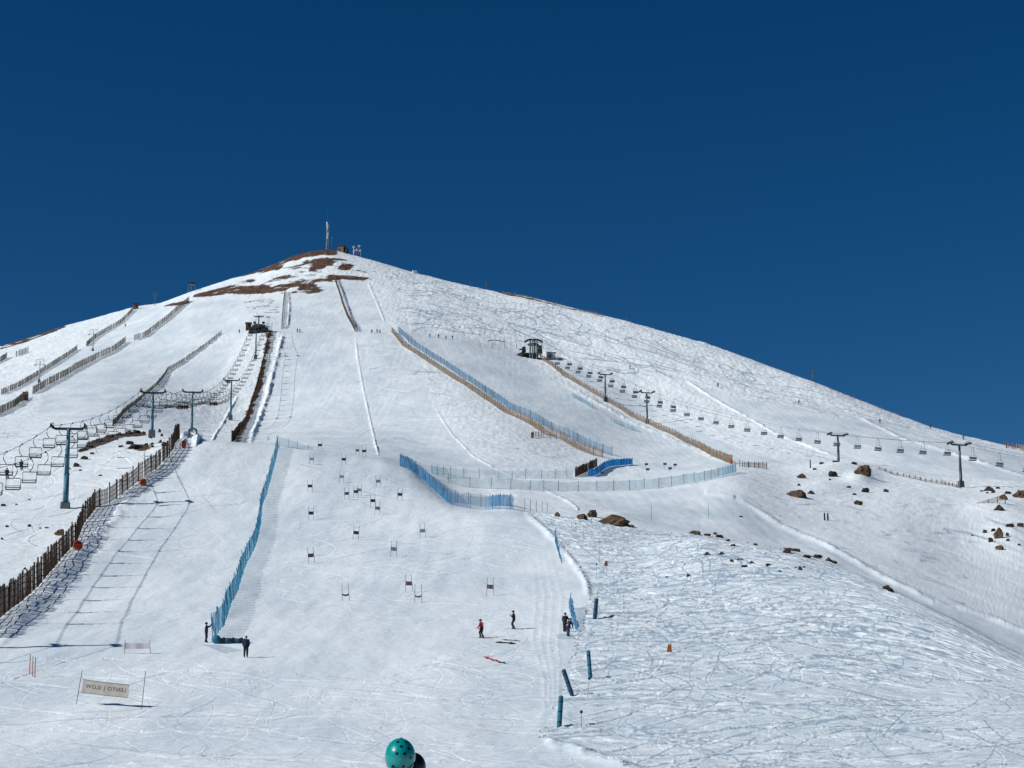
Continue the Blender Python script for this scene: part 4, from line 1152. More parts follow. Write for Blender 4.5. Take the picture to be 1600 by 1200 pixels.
wood_fence("snow_fence", "faint thin fence along the right skyline", "snow fence", [(785, 461), (815, 466), (850, 474), (880, 480)], 1.4, M["tan_wood"], panel=4, slat=.8, sw=.2, rails=2, jag=.1)
wood_fence("snow_fence", "faint short fence further along the right skyline", "snow fence", [(912, 489), (930, 493), (946, 497)], 1.4, M["tan_wood"], panel=4, slat=.8, sw=.2, rails=2, jag=.1)
wood_fence("snow_fence", "brown fence piece on the skyline at the right edge", "snow fence", [(1572, 700), (1590, 703), (1612, 709)], 2.2, M["tan_wood"], panel=3, slat=.45, sw=.24, rails=2, jag=.2)
net_fence("safety_net", "pale orange net just below the long right skyline", "safety net", [(1269, 605), (1300, 615), (1337, 629), (1370, 643), (1405, 655)], 1.9, M["orange_net"], M["orange"], step=5, pole_r=.05)

net_fence("safety_net", "tall dark blue net climbing beside the slalom course", "safety net",
  [(333, 999), (342, 989), (350, 979), (360, 948), (372, 922), (382, 887), (400, 850), (407, 820), (410, 790), (418, 768), (425, 741), (432, 716), (436, 699)], 2.05, M["blue_net"], M["pole_blue"], step=2.4, pole_r=.04, fold=.22, hvar=.12, lean=-.25)
net_fence("safety_net", "pale net tail bending right over the crest", "safety net", [(437, 698), (447, 699), (457, 700), (467, 701), (480, 702), (496, 704)], 1.9, M["faint_net"], M["pole_grey"], step=2, taper=(1, .35), pole_r=.035)
net_fence("safety_net", "blue net curving round the shoulder right of the gates", "safety net",
  [(625, 730), (637, 731), (650, 741), (662, 751), (675, 762), (687, 773), (697, 782), (707, 789), (722, 792), (740, 794), (760, 795), (778, 795.5), (806, 797)], 2.05, M["mid_net"], M["pole_blue"], step=1.3, pole_r=.035, fold=.2)
net_fence("safety_net", "second blue net layer behind the shoulder net", "safety net", [(712, 784), (740, 788), (765, 790), (790, 791), (803, 793)], 1.9, M["mid_net"], M["pole_blue"], step=2.2, pole_r=.04, fold=.2)
net_fence("safety_net", "upper pale net stretched from shoulder to dark fence", "safety net", [(675, 742), (700, 745), (740, 748), (780, 750), (820, 750), (860, 750), (897, 749)], 1.9, M["pale_net"], M["pole_grey"], step=4.4, pole_r=.05)
net_fence("safety_net", "long pale net sweeping right to the tan fence end", "safety net",
  [(700, 757), (730, 763), (755, 765), (790, 766), (830, 767), (870, 767), (922, 768), (975, 767), (1037, 762), (1075, 757), (1102, 752), (1130, 745), (1152, 737)], 2.05, M["faint_net"], M["pole_grey"], step=4.4, pole_r=.05)
net_fence("safety_net", "short bright blue net bent beside the dark fence", "safety net", [(919, 746), (930, 745), (938, 737), (945, 732), (955, 729), (965, 727), (978, 726), (990, 725)], 1.85, M["bright_net"], M["pole_blue"], step=2.2, pole_r=.05, fold=.15)
net_fence("safety_net", "pale blue net strip beside the upper right piste", "safety net", [(894, 620), (905, 626), (916, 633), (927, 640)], 1.7, M["faint_net"], M["pole_grey"], step=4, pole_r=.04)
net_fence("safety_net", "pale blue net strip below the two fence pylons", "safety net", [(955, 658), (968, 664), (981, 669), (995, 675)], 1.7, M["faint_net"], M["pole_grey"], step=4, pole_r=.04)
net_fence("safety_net", "narrow blue net seen end-on at the course edge", "safety net", [(877.5, 880), (874, 868), (870, 856), (866.5, 848)], 1.5, M["blue_net"], M["pole_blue"], step=2, taper=(.25, 1.1), pole_r=.04)
net_fence("safety_net", "loose bunched blue net behind the two course workers", "safety net", [(902, 984), (897, 972), (893, 960), (891, 948)], 1.5, M["mid_net"], M["pole_blue"], step=2, taper=(.4, 1.0), fold=.3, pole_r=.03)
net_fence("safety_net", "small pink net triangle between poles at lower left", "safety net", [(54.5, 1059), (51, 1056), (47.5, 1054), (44.5, 1051)], 1.15, M["red_net"], M["pole_wood"], step=1.2, taper=(1.0, .95), pole_r=.03, pole_h=.35)
# rope from the pink net to the left edge
a = P(48, 1054) + Vector((0, 0, 1.15)); b = P(-30, 1052) + Vector((0, 0, 1.05))
o = MB().tube([Vector((0, 0, 0)) + (b - a) * (k / 10) + Vector((0, 0, -.25 * 4 * (k/10) * (1 - k/10))) for k in range(11)], .012, 4).build("rope", M["pole_grey"]); o.location = a
tag(o, "thin rope running left from the pink net triangle", "rope")

# orange padding
def crash_pad(label, u, v, wpx, hpx):
    p = P(u, v); w_, h_ = pxsize(p, wpx), pxsize(p, hpx)
    t = thing("crash_pad", label, "crash pad", p, .3, group="orange pads along the brown fence")
    mb = MB(); g = lambda q: 1 + .10 * mnoise.noise(q * 3 + Vector((u, 0, 0)))
    mb.ball((0, 0, h_ * .48), (w_ * .52, w_ * .42, h_ * .56), 14, 10, fn=g); mb.build("cover", M["orange"], t, True)
    for z in (.28, .68): MB().tube([(w_ * .50 * math.cos(k * .524), w_ * .42 * math.sin(k * .524), h_ * z) for k in range(13)], .03, 5).build("strap", M["rubber"], t)
    MB().tube([(0, 0, -.3), (0, 0, h_ * 1.12)], .05, 6).build("post", M["wood"], t)
crash_pad("orange pad at the top end of the brown lattice fence", 287, 701, 7.5, 12)
crash_pad("orange pad half-way along the brown lattice fence", 223, 762, 11, 11)
crash_pad("orange pad lowest along the brown lattice fence", 121, 867, 15, 14)
p = P(832, 684); t = thing("crash_pad", "small rust-red pad on the corner of the wooden pen", "crash pad", p)
MB().box((0, 0, .8), (.9, .9, 1.8), taper=.9).build("cover", M["hut"], t); MB().box((0, 0, 1.2), (.96, .96, .08)).build("strap", M["rubber"], t)
p = P(39, 627); t = thing("crash_pad", "rust-red stub box at the lowest left fence", "crash pad", p)
MB().box((0, 0, 1.3), (1.8, 1.2, 2.8), taper=.95).build("cover", M["hut"], t); MB().box((0, 0, 1.6), (1.86, 1.26, .1)).build("strap", M["rubber"], t)
p = P(1143, 725); t = thing("crash_pad", "small red pad ending the right tan fence", "crash pad", p)
MB().box((0, 0, .7), (.6, .5, 1.5), taper=.9).build("cover", M["orange"], t); MB().box((0, 0, .9), (.64, .54, .08)).build("strap", M["rubber"], t)

# ---- slalom gates
def gate(label, u, v, m, rz=0.0, tilt=0.0, kind=0):
    t = thing("slalom_gate", label, "slalom gate", P(u, v), rz, "gates of the slalom course", rot=(random.gauss(0, .05), random.gauss(0, .045), rz))
    x = .36
    MB().tube([(-x, 0, -.3), (-x - .01, 0, 1.98)], .027, 6).build("pole", M["pole_grey"], t)
    MB().tube([(x + tilt, 0, -.3), (x - tilt, 0, 1.98)], .027, 6).build("pole", M["pole_grey"], t)
    g = []
    if kind == 0: z0, z1 = .78, 1.24
    else: z0, z1 = .66, .84
    for j in range(5):
        z = z0 + (z1 - z0) * j / 4; r = []
        for i in range(7):
            f = i / 6; xr = x + tilt * (1 - z / .92); sag = -4 * f * (1 - f) * (.03 if kind == 0 else .12)
            r.append(Vector((-x + (xr + x) * f, .03 * math.sin(f * 6 + z * 3), z + sag)))
        g.append(r)
    mb = MB(); mb.sheet(g); mb.sheet([[p + Vector((0, .008, 0)) for p in r][::-1] for r in g]); mb.build("flag_panel", M[m], t, True)
D_, G_, R_ = "gate_dark", "gate_grey", "gate_red"
GATES = [
 ("far gate showing above the crest right of the net corner", 500, 703, D_, 0), ("far half-hidden gate behind the crest, middle of three", 558.5, 709, D_, 0), ("far half-hidden gate behind the crest, rightmost of three", 569.5, 713, D_, 0),
 ("gate just below the crest, left of the pair there", 486.5, 725, G_, 0), ("gate just below the crest, right of the pair there", 537, 727, D_, 0),
 ("pale blue-grey gate above the cluster in mid course", 533, 755, G_, .06), ("highest gate of the left column of dark gates", 484.5, 770, D_, 0),
 ("dark gate left of the overlapping pair in mid course", 542, 782.5, D_, 0), ("front gate of the overlapping pair in mid course", 556, 779, D_, 0), ("rear gate of the overlapping pair in mid course", 560.5, 776, G_, 0),
 ("small grey gate upper right of the overlapping pair", 591.5, 762, G_, .06), ("dark gate nearest the curved shoulder net", 624.5, 783, D_, 0), ("dark gate just above a pale one, right of centre", 582.5, 793.5, D_, .04),
 ("pale gate just below a dark one, right of centre", 589, 804.5, G_, .08), ("middle dark gate of the left column of gates", 486, 811.5, D_, 0), ("solid dark gate in the centre of the course", 555.5, 843, D_, 0),
 ("grey gate alone high on the right half of the course", 660.5, 840, G_, .09), ("blue-grey leaning gate below the centre of the course", 614.5, 871, G_, .10), ("lowest dark gate of the left column of gates", 487, 880, D_, .03),
 ("lowest left gate with a sagging thin strip", 540, 938, D_, .10), ("reddish gate of the crossing pair, lower right", 639, 924, R_, .14), ("gate with sagging strip beside the reddish gate", 653.5, 939, R_, .02), ("reddish gate nearest the skiers at right", 765.5, 928.5, R_, .10)]
for lab, u, v, m, tl in GATES:
    gate(lab, u, v, m, random.uniform(-.25, .25), tl, 1 if "sagging" in lab else 0)
for lab, u, v in (("tiny dark marker flag above the bright blue net corner", 1009, 731), ("tiny dark marker flag right of the bright blue net", 1038, 730), ("tiny double marker flag, rightmost in the finish pocket", 1054, 732), ("tiny dark marker flag low in the finish pocket", 1046, 739), ("tiny dark marker flag below the first pocket flag", 1011, 740),
                  ("dark marker flag standing before the dark short fence", 940, 748)):
    t = thing("marker_flag", lab, "marker flag", P(u, v), 0, "marker flags in the finish pocket")
    MB().tube([(0, 0, -.2), (0, 0, 1.5)], .03, 5).build("pole", M["pole_grey"], t); MB().box((.18, 0, 1.2), (.9, .05, .55)).build("flag", M["gate_dark"], t)

# ---- banners
def banner(label, px, mname, text=None, zlo=(.2, .2), zhi=(.7, .7), top=1.3, cloth_px=None, group=None):
    a, b = P(*px[0]), P(*px[1]); c = (a + b) / 2; d = b - a; rz = math.atan2(d.y, d.x); L = math.hypot(d.x, d.y)
    t = thing("banner", label, "banner", c, rz, group)
    Ra = Matrix.Rotation(-rz, 3, 'Z'); la, lb = Ra @ (a - c), Ra @ (b - c)
    return t, la, lb, L
t, la, lb, L = banner("beige slow-down banner seen from behind with mirrored lettering", [(118.5, 1100), (221, 1106)], "banner")
u1 = pxsize(P(170, 1100), 1)
ta, tb = la + Vector((9 * u1, 0, 52 * u1)), lb + Vector((5 * u1, 0, 58 * u1))
MB().tube([la + Vector((0, 0, -.2)), ta], .022, 6).build("pole", M["pole_wood"], t); MB().tube([lb + Vector((0, 0, -.2)), tb], .022, 6).build("pole", M["pole_wood"], t)
# corners of the cloth (photo pixels relative to the left pole foot)
def cpx(u, v): return Vector((la.x + (u - 118.5) * u1, 0, la.z + (1100 - v) * u1 + (0)))
c00, c10, c11, c01 = cpx(127.5, 1081.5), cpx(213, 1090.5), cpx(215.5, 1071), cpx(130, 1061.5)
nx, nz = 26, 8; g = []
for j in range(nz + 1):
    r = []
    for i in range(nx + 1):
        f, h = i / nx, j / nz; q = (c00 * (1 - f) + c10 * f) * (1 - h) + (c01 * (1 - f) + c11 * f) * h
        r.append(q + Vector((0, .025 * math.sin(f * 9 + h * 2) + .012 * math.sin(f * 23), -.02 * math.sin(f * math.pi))))
    g.append(r)
mb = MB(); mb.sheet(g); mb.sheet([[p + Vector((0, .01, 0)) for p in r][::-1] for r in g]); cl = mb.build("cloth", M["banner"], t, True)
mb = MB(); mb.tube([p + Vector((0, -.006, 0)) for p in g[0]], .02, 5); mb.tube([p + Vector((0, -.006, 0)) for p in g[-1]], .02, 5); mb.build("hem", M["letters"], cl)
mb = MB()
for q, e, f in ((c01, ta, .12), (c00, la + (ta - la) * .33, 0), (c11, tb, .22), (c10, lb + (tb - lb) * .2, 0)):
    e2 = e + (la - e) * f if e is ta else (e + (lb - e) * f if e is tb else e); mb.tube([q, e2], .010, 4)
mb.build("tie_rope", M["pole_grey"], t)
# the print shows through from the other side, so it reads mirrored
cu = bpy.data.curves.new("lettering", 'FONT'); cu.body = "LENTO | SLOW"; cu.size = 1.0; cu.align_x = 'CENTER'; cu.align_y = 'CENTER'; cu.offset = .018; cu.space_character = 1.12
fo = bpy.data.objects.new("lettering", cu); COL.objects.link(fo)
dg = bpy.context.evaluated_depsgraph_get(); tm = bpy.data.meshes.new_from_object(fo.evaluated_get(dg), depsgraph=dg); bpy.data.objects.remove(fo); bpy.data.curves.remove(cu)
xs = [v.co.x for v in tm.vertices]; ys = [v.co.y for v in tm.vertices]; x0, x1, y0, y1 = min(xs), max(xs), min(ys), max(ys)
for v in tm.vertices:
    f = 1 - (v.co.x - x0) / (x1 - x0); h = (v.co.y - y0) / (y1 - y0)
    f = .07 + .86 * f; h = .30 + .40 * h
    q = (c00 * (1 - f) + c10 * f) * (1 - h) + (c01 * (1 - f) + c11 * f) * h
    v.co = q + Vector((0, .025 * math.sin(f * 9 + h * 2) + .012 * math.sin(f * 23) - .012, -.02 * math.sin(f * math.pi)))
tm.materials.clear(); tm.materials.append(M["letters"]); tm.name = "lettering"; obj("lettering", tm, cl)

t, la, lb, L = banner("small pale blank banner between two poles on the piste", [(194.5, 1021), (235.5, 1021.5)], "pale_banner")
u1 = pxsize(P(214, 1021), 1)
MB().tube([la + Vector((0, 0, -.2)), la + Vector((0, 0, 21.5 * u1))], .022, 6).build("pole", M["pole_wood"], t); MB().tube([lb + Vector((0, 0, -.2)), lb + Vector((-2.3 * u1, 0, 21.5 * u1))], .022, 6).build("pole", M["pole_wood"], t)
g = [[Vector((la.x + .03 + (lb.x - la.x - .03 - 1.2*u1) * i / 16, .03 * math.sin(i * .7), (7.5 + 9 * j / 5) * u1 + la.z - .5 * u1 * math.sin(math.pi * i / 16))) for i in range(17)] for j in range(6)]
mb = MB(); mb.sheet(g); mb.sheet([[p + Vector((0, .01, 0)) for p in r][::-1] for r in g]); mb.build("cloth", M["pale_banner"], t, True)

# ---- padded posts along the right edge of the course
def pad_post(label, top, foot, wpx, mname):
    p = P(*foot); s1 = pxsize(p, 1)
    t = thing("padded_post", label, "padded post", p, 0, "padded posts at the course edge")
    tp = Vector(((top[0] - foot[0]) * s1, .15, (foot[1] - top[1]) * s1)); d = tp.normalized(); r = wpx * s1 / 2
    mb = MB(); n = 9
    mb.tube([tp * .02, tp * .05] + [tp * (k / n) for k in range(1, n)] + [tp * .985, tp], r, 12); mb.build("padding", M[mname], t, True)
    for k in (.18, .5, .82): MB().tube([tp * k - d * .03, tp * k + d * .03], r * 1.04, 12).build("strap", M["rubber"], t)
    MB().tube([-d * .4, tp * 1.04], .03, 6).build("pole", M["pole_grey"], t)
pad_post("nearest blue padded post, standing upright at the edge", (877, 1086), (873.5, 1135), 8, "teal_pad")
pad_post("dark padded post leaning left at the course edge", (880.5, 1048), (894, 1088), 7, "pad")
pad_post("blue padded post upright above the leaning one", (919.5, 1018), (922.5, 1061), 6.5, "teal_pad")
pad_post("farthest dark padded post, near the bunched net", (932.5, 933), (929, 966), 6.5, "pad")

# ---- thin marker poles
def marker(label, u, v, hpx, top=None, lean=0, r=.016):
    p = P(u, v); s1 = pxsize(p, 1); h = hpx * s1
    t = thing("marker_pole", label, "marker pole", p, 0, "thin marker poles in the rough snow")
    MB().tube([(0, 0, -.2), (lean * s1, 0, h)], r, 6).build("pole", M["pole_grey"], t)
    if top == "ball": MB().ball((lean * s1, 0, h), .10, 10, 8).build("ball", M["rubber"], t, True)
    if top == "sign":
        mb = MB(); mb.sheet([[Vector((-.32 + .06*j, .02*j, h - .62 + .2*j + .05*math.sin(j)*i)) + Vector((.5*i*(1 - .12*j), .12*math.sin(i*3), 0)) for i in (0, .5, 1)] for j in range(4)]); mb.build("sign_board", M["sign"], t)
marker("pole topped by a dark ball beside the nearest padded post", 908.5, 1138, 24, "ball")
marker("pole topped by a dark ball below the upright padded post", 917.5, 1092, 30, "ball", 3.5)
marker("pole carrying a small curled orange sign", 948, 896, 22, "sign")
marker("short pole with dark ball left of the orange sign pole", 932, 903, 24, "ball")
marker("tall thin pole standing alone behind the curled orange sign", 936.5, 877, 37)
marker("tall thin pole right of the farthest padded post", 975, 966, 39)
marker("thin pole directly behind the farthest padded post", 934, 966, 46)
marker("faint short pole between the orange sign and padded post", 959.5, 921, 21)
marker("thin pole left in the group of three below the rock", 893, 832, 16)
marker("pole with dark top in the group of three below the rock", 900, 842, 24, "ball")
marker("thin pole right in the group of three below the rock", 912, 847, 27)
marker("thin pole on the smooth diagonal piste, left one", 1018, 811, 23, r=.03)
marker("thin pole on the smooth diagonal piste, right one", 1107, 808, 24, r=.03)
for k, u in enumerate((820, 829, 838, 847, 855)):
    marker(f"{nth(k+1)} bare net pole right of the shoulder net", u, 797 + (u - 806) * .035, 20 - k, r=.035)
t = thing("trail_sign", "orange board standing in the tracked snow at right", "sign", P(1046, 1020), .1)
s1 = pxsize(P(1046, 1020), 1)
MB().add([(-4.6*s1, 0, 1.5*s1), (4.2*s1, 0, 1*s1), (3.0*s1, .05, 13.5*s1), (-1.6*s1, .05, 14*s1), (-4.6*s1, .03, 1.5*s1), (4.2*s1, .03, 1*s1), (3.0*s1, .08, 13.5*s1), (-1.6*s1, .08, 14*s1)], [(0, 1, 2, 3), (7, 6, 5, 4), (0, 4, 5, 1), (1, 5, 6, 2), (2, 6, 7, 3), (3, 7, 4, 0)]).build("board", M["sign"], t)
MB().tube([(3.4*s1, .1, -.3), (3.4*s1, .1, 15*s1)], .02, 5).build("pole", M["pole_grey"], t)
for lab, u, v, h in (("dark stake, left of the pair below the right mound", 1288.5, 810, 11), ("dark stake, right of the pair below the right mound", 1293.5, 810, 11), ("dark stake alone left of the snowy mound", 1266.5, 739, 13)):
    p = P(u, v); s1 = pxsize(p, 1); t = thing("stake", lab, "stake", p, 0, "dark stakes in the snow")
    MB().box((0, 0, h*s1*.48), (.30, .22, h*s1*1.0), taper=.85).build("post", M["hut_dark"], t); MB().tube([(0, 0, h*s1*.95), (.02, 0, h*s1*1.08)], .10, 8).build("cap", M["rubber"], t)
for k, u in enumerate((750, 769, 788, 807)):
    p = P(u, 543 + k * .4); t = thing("stake", f"{nth(k+1)} stake of the row left of the open station", "stake", p, 0, "row of stakes left of the open station")
    MB().tube([(0, 0, -.3), (0, 0, 2.0)], .11, 6).build("post", M["concrete"], t); MB().box((0, 0, 2.0), (.3, .2, .15)).build("cap", M["dark_steel"], t)
p = P(762, 536); o = MB().tube([(0, 0, .8), (2.2, 0, 1.3), (5, 0, 1.0), (7.5, 0, .5)], .16, 6).build("pipe", M["dark_steel"]); o.location = p; tag(o, "dark bent pipe lying above the row of stakes", "pipe")
p = P(303, 691); o = MB().tube([(-1.0, 0, -.2), (-.95, 0, 1.2), (-.4, 0, 1.55), (.35, 0, 1.2), (.55, -.1, .2), (.4, -.2, -.5)], .22, 8).build("pipe", M["concrete"]); o.location = p; tag(o, "grey bent snowmaking pipe beside the top orange pad", "pipe")

# ---- loose gear on the snow
def bundle(label, a, b, mname, r=.05, n=5, strap="rubber", cat="pole bundle"):
    pa, pb = P(*a), P(*b); c = (pa + pb) / 2; d = pb - pa
    t = thing("pole_bundle", label, cat, c + Vector((0, 0, .04)), math.atan2(d.y, d.x)); L = d.length; sl = math.asin(d.z / L)
    for k in range(n):
        y, z = (k - n/2) * r * 1.3, (.5 if k % 2 else .0) * r * 1.6; o_ = random.uniform(-.1, .1)
        MB().tube([(-L/2 + o_, y, z + .02 - L/2 * math.sin(sl)), (L/2 + o_, y, z + .02 + L/2 * math.sin(sl))], r, 7).build("pole", M[mname], t)
    for f in (-.3, .3): MB().box((L*f, 0, L*f*math.sin(sl) + .04), (.08, n*r*1.5, r*4.5)).build("strap", M[strap], t)
bundle("grey bundle of gate poles, rear of two below the skiers", (784.5, 997.5), (811, 1000), "pole_grey", .022)
bundle("thick dark bundle of poles, front of two below the skiers", (776.5, 1002), (804, 1004.5), "trousers", .035)
bundle("red bundle of gate poles lying aslant on the piste", (757.5, 1026), (781, 1034), "red_ski", .028)
bundle("short dark bundle at the foot of the red one", (780, 1035), (789.5, 1035.5), "trousers", .03, 3)
# rolled net, and spread net that also stands for the blue net's shadow
p = P(360, 1004.5); s1 = pxsize(p, 1)
t = thing("net_roll", "rolled dark blue net lying at the tall net's foot", "net roll", p, -.02)
mb = MB(); pts = [Vector((x*s1, .1*math.sin(x*.4), .22 + .05*math.sin(x*.9))) for x in np.linspace(-23, 27, 14)]; mb.tube(pts, .30, 9, .20); mb.build("roll", M["pad"], t, True)
MB().ball((-22*s1, -.1, .35), (.42, .4, .38), 12, 8, fn=lambda q: 1 + .2*mnoise.noise(q*3)).build("loose_end", M["teal_pad"], t, True)
for x in (-10, 4, 18): MB().tube([(x*s1 - .05, 0, .22), (x*s1 + .05, 0, .22)], .33, 10).build("strap", M["rubber"], t)
def spread_net(label, quad, mname, n=14, m=6):
    c = P(sum(q[0] for q in quad)/4, sum(q[1] for q in quad)/4); g = []
    for j in range(m + 1):
        r = []
        for i in range(n + 1):
            f, h = i/n, j/m
            u = (quad[0][0]*(1-f)+quad[1][0]*f)*(1-h)+(quad[3][0]*(1-f)+quad[2][0]*f)*h; v = (quad[0][1]*(1-f)+quad[1][1]*f)*(1-h)+(quad[3][1]*(1-f)+quad[2][1]*f)*h
            r.append(P(u, v) - c + Vector((0, 0, .06 + .05 * mnoise.noise(Vector((u*.3, v, 0))))))
        g.append(r)
    o = MB().sheet(g).build("spread_net", M[mname], None, True); o.location = c; tag(o, label, "net")
spread_net("blue net spread flat on the snow below the tall net", [(313, 1006), (345, 1007.5), (379, 1016), (352, 1021)], "laid_net")  # sheet colour is part net, part painted shadow of the tall net
spread_net("pale net spread flat at the two course workers' feet", [(867, 991), (893, 989), (901, 998), (872, 997)], "laid_net")

# ---- wooden ramp at the right edge
p = P(1553, 792); s1 = pxsize(p, 1)
t = thing("board_barrier", "slanting wooden board barrier between rocks at the right edge", "barrier", p, -.1)
for k in range(4): MB().bar((-27*s1, .1*k, (-5.5 + k*1.6)*s1), (19*s1, .1*k, (6 + k*2.6)*s1), .10, .30, up=(0, 1, 0)).build("board", M["tan_wood"], t)
for x in (-24, -8, 6, 18): MB().bar((x*s1, .25, (-9 + x*.2)*s1), (x*s1, .25, (3 + x*.3)*s1 + .8), .16).build("post", M["dark_wood"], t)
# ------------------------------------------------------------------ rocks
boulder("large brown boulder with a rounded back above the tracked slope", 962, 820, 50, 19, k=1, rz=0)
boulder("flat brown rock at the left end of the large boulder", 911, 810, 20, 10, k=0)
boulder("squared brown rock touching the large boulder's left side", 926, 808, 15, 13, k=2)
boulder("pale rock under the right end of the large boulder", 982, 822, 20, 8, k=3)
boulder("tiny brown stone alone left of the large boulder", 871, 804, 8, 9, k=4)
boulder("smooth brown boulder low on the snowy mound", 1250, 778, 34, 14, k=0, rz=0)
boulder("cracked brown boulder at the top of the snowy mound", 1351, 752, 25, 18, k=2, rz=0)
boulder("brown rock on the far left of the snowy mound", 1254, 749, 14, 8, k=1)
boulder("grey-brown stone isolated below the snowy mound", 1341, 787, 14, 8, k=3)
boulder("brown boulder atop the slanting board barrier", 1569, 786, 12, 10, k=4)
boulder("brown boulder cut by the right edge behind the barrier", 1597, 781, 22, 13, k=2)
boulder("dark boulder under the slanting board barrier", 1561, 802, 17, 9, True)
boulder("tall brown rock in the middle of the right-edge cluster", 1563, 844, 14, 17, k=1)
boulder("low brown rock at the bottom of the right-edge cluster", 1564, 857, 16, 8, k=0)
boulder("brown rock on the crest left of the smooth diagonal piste", 1087, 834, 20, 7, k=3)
boulder("small brown boulder against the tall brown lattice fence", 93, 839, 15, 11, k=2)
small = [  # label stem, [(u, v, w, h)]
 ("dark stone poking out near the smooth mound boulder", [(1267, 772, 12, 6), (1231, 773, 5, 3), (1248, 760, 7, 4)]),
 ("dark stone on top of the snowy mound", [(1303, 749, 20, 11), (1336, 739, 12, 5), (1306, 733, 12, 4), (1285, 735, 10, 4), (1273, 742, 8, 4), (1297, 754, 5, 3)]),
 ("dark stone on the mound's shaded foot", [(1326, 765, 10, 4), (1352, 769, 16, 9), (1335, 773, 8, 4), (1384, 768, 12, 6)]),
 ("dark stone in the scatter below the right-edge pylon", [(1545, 767, 18, 8), (1553, 771, 8, 6), (1560, 764, 9, 4), (1534, 768, 6, 3), (1576, 773, 14, 5), (1592, 768, 4, 3), (1543, 772, 5, 3)]),
 ("dark stone in the cluster at the right edge", [(1549, 847, 10, 9), (1540, 833, 9, 6), (1552, 832, 9, 6), (1578, 826, 17, 7), (1596, 824, 14, 8), (1575, 842, 7, 6), (1575, 848, 7, 5), (1593, 853, 6, 4), (1519, 835, 6, 2.5), (1554, 839, 6, 4)]),
 ("dark stone on the crest of the tracked slope", [(1106, 836, 15, 5), (1125, 839, 16, 6), (1137, 841, 9, 4), (1118, 834, 8, 4)]),
 ("dark stone scattered below the crest of the tracked slope", [(1145, 850, 11, 5), (1180, 848, 9, 4), (1104, 863, 14, 6), (1127, 863, 12, 5), (1144, 875, 9, 5), (1174, 876, 12, 6), (1163, 883, 13, 5), (1156, 870, 14, 3), (1201, 880, 12, 4), (1250, 888, 9, 7), (1243, 884, 6, 3), (1256, 884, 6, 3), (1218, 889, 8, 3), (1075, 897, 7, 6), (1042, 899, 7, 3)]),
 ("dark rock in the strip edging the diagonal piste", [(1229, 860, 16, 9), (1246, 861, 16, 6), (1262, 868, 18, 6), (1278, 870, 16, 6), (1294, 875, 14, 6), (1305, 879, 10, 5), (1384, 919, 14, 8), (1392, 923, 12, 7)]),
 ("dark stone on the smooth diagonal piste", [(1158, 807, 8, 3)]),
 ("dark rock in the long band by the left lift", [(128, 706, 16, 6), (140, 700, 18, 7), (155, 692, 18, 7), (170, 686, 18, 7), (185, 681, 16, 6), (200, 678, 16, 7), (214, 677, 16, 7), (224, 677, 8, 5)]),
 ("dark rock in the group below the left rock band", [(203, 694, 16, 7), (213, 701, 26, 9), (228, 696, 8, 5), (237, 695, 8, 5), (238, 699, 7, 4), (188, 698, 10, 4)]),
 ("dark stone beside the blue front pylon", [(130, 719, 18, 7), (118, 730, 12, 8), (108, 733, 6, 3), (125, 735, 6, 3), (45, 777, 5, 2.5), (144, 711, 9, 4)]),
 ("dark stone low in the snow at the left edge", [(5, 788, 10, 5), (26, 786, 6, 2.5), (45, 825, 7, 5), (11, 825, 7, 4), (62, 827, 6, 2.5), (73, 827, 9, 2.5), (3, 846, 5, 4), (38, 893, 7, 4), (156, 743, 7, 3)]),
 ("dark stone between the rock-band pylon and the brown fence", [(249, 675, 5, 7), (253, 683, 6, 5), (250, 692, 10, 6), (258, 697, 14, 7), (236, 687, 5, 3)]),
]
for stem_, lst in small:
    lst = sorted(lst)
    for i, (u, v, w_, h_) in enumerate(lst):
        lab = stem_ if len(lst) == 1 else f"{nth(i+1)} from left, {stem_}"
        boulder(lab, u, v, w_ * .9, h_ * .95, True, group=("scattered stones " + stem_.split(" ", 2)[2])[:60])

# ------------------------------------------------------------------ people
BASE = [M["jacket_dark"], M["trousers"], M["boot"], M["skin"], M["boot"]]
def mats(j, tr="trousers"): return [M[j], M[tr], M["rubber"], M["skin"], M["boot"]]
def bib(z0, z1, m, depth=.14):
    def f(t, j):
        mb = MB(); n = 9; g = []
        for z in (z0, (z0 + z1) / 2, z1): g.append([Vector((.185 * math.sin(a), -.145 * math.cos(a) , z)) for a in np.linspace(-.9, .9, n)])
        mb.sheet(g); mb.sheet([[p + Vector((0, .012, 0)) for p in r][::-1] for r in g]); mb.build("bib", m, t, True)
    return f
person("worker in dark clothes reaching up to the blue net", dict(ell=(-.16, .32, 1.36), wrl=(-.10, .46, 1.58), palml=(-.08, .50, 1.66), elr=(.20, .30, 1.36), wrr=(.13, .44, 1.56), palmr=(.11, .48, 1.64), lean=-.05, knl=(-.10, .06, .50), anl=(-.10, -.06, .11), knr=(.10, .00, .50)),
  mats("jacket_blue"), P(322, 1003), -1.35, M["black_shell"], False)
person("dark standing worker with a white bib, back turned", dict(ell=(-.27, .03, 1.14), wrl=(-.22, .15, .93), palml=(-.19, .20, .88), elr=(.27, .03, 1.14), wrr=(.22, .15, .93), palmr=(.19, .20, .88), stance=.11),
  mats("jacket_blue"), P(384, 1026.5), .15, None, False, extra=lambda t, j: (bib(1.00, 1.12, M["bib"])(t, j), MB().ball((0, -.01, 1.66), (.105, .12, .125), 14, 8, v0=-.2).build("beanie", M["black_shell"], t, True)))
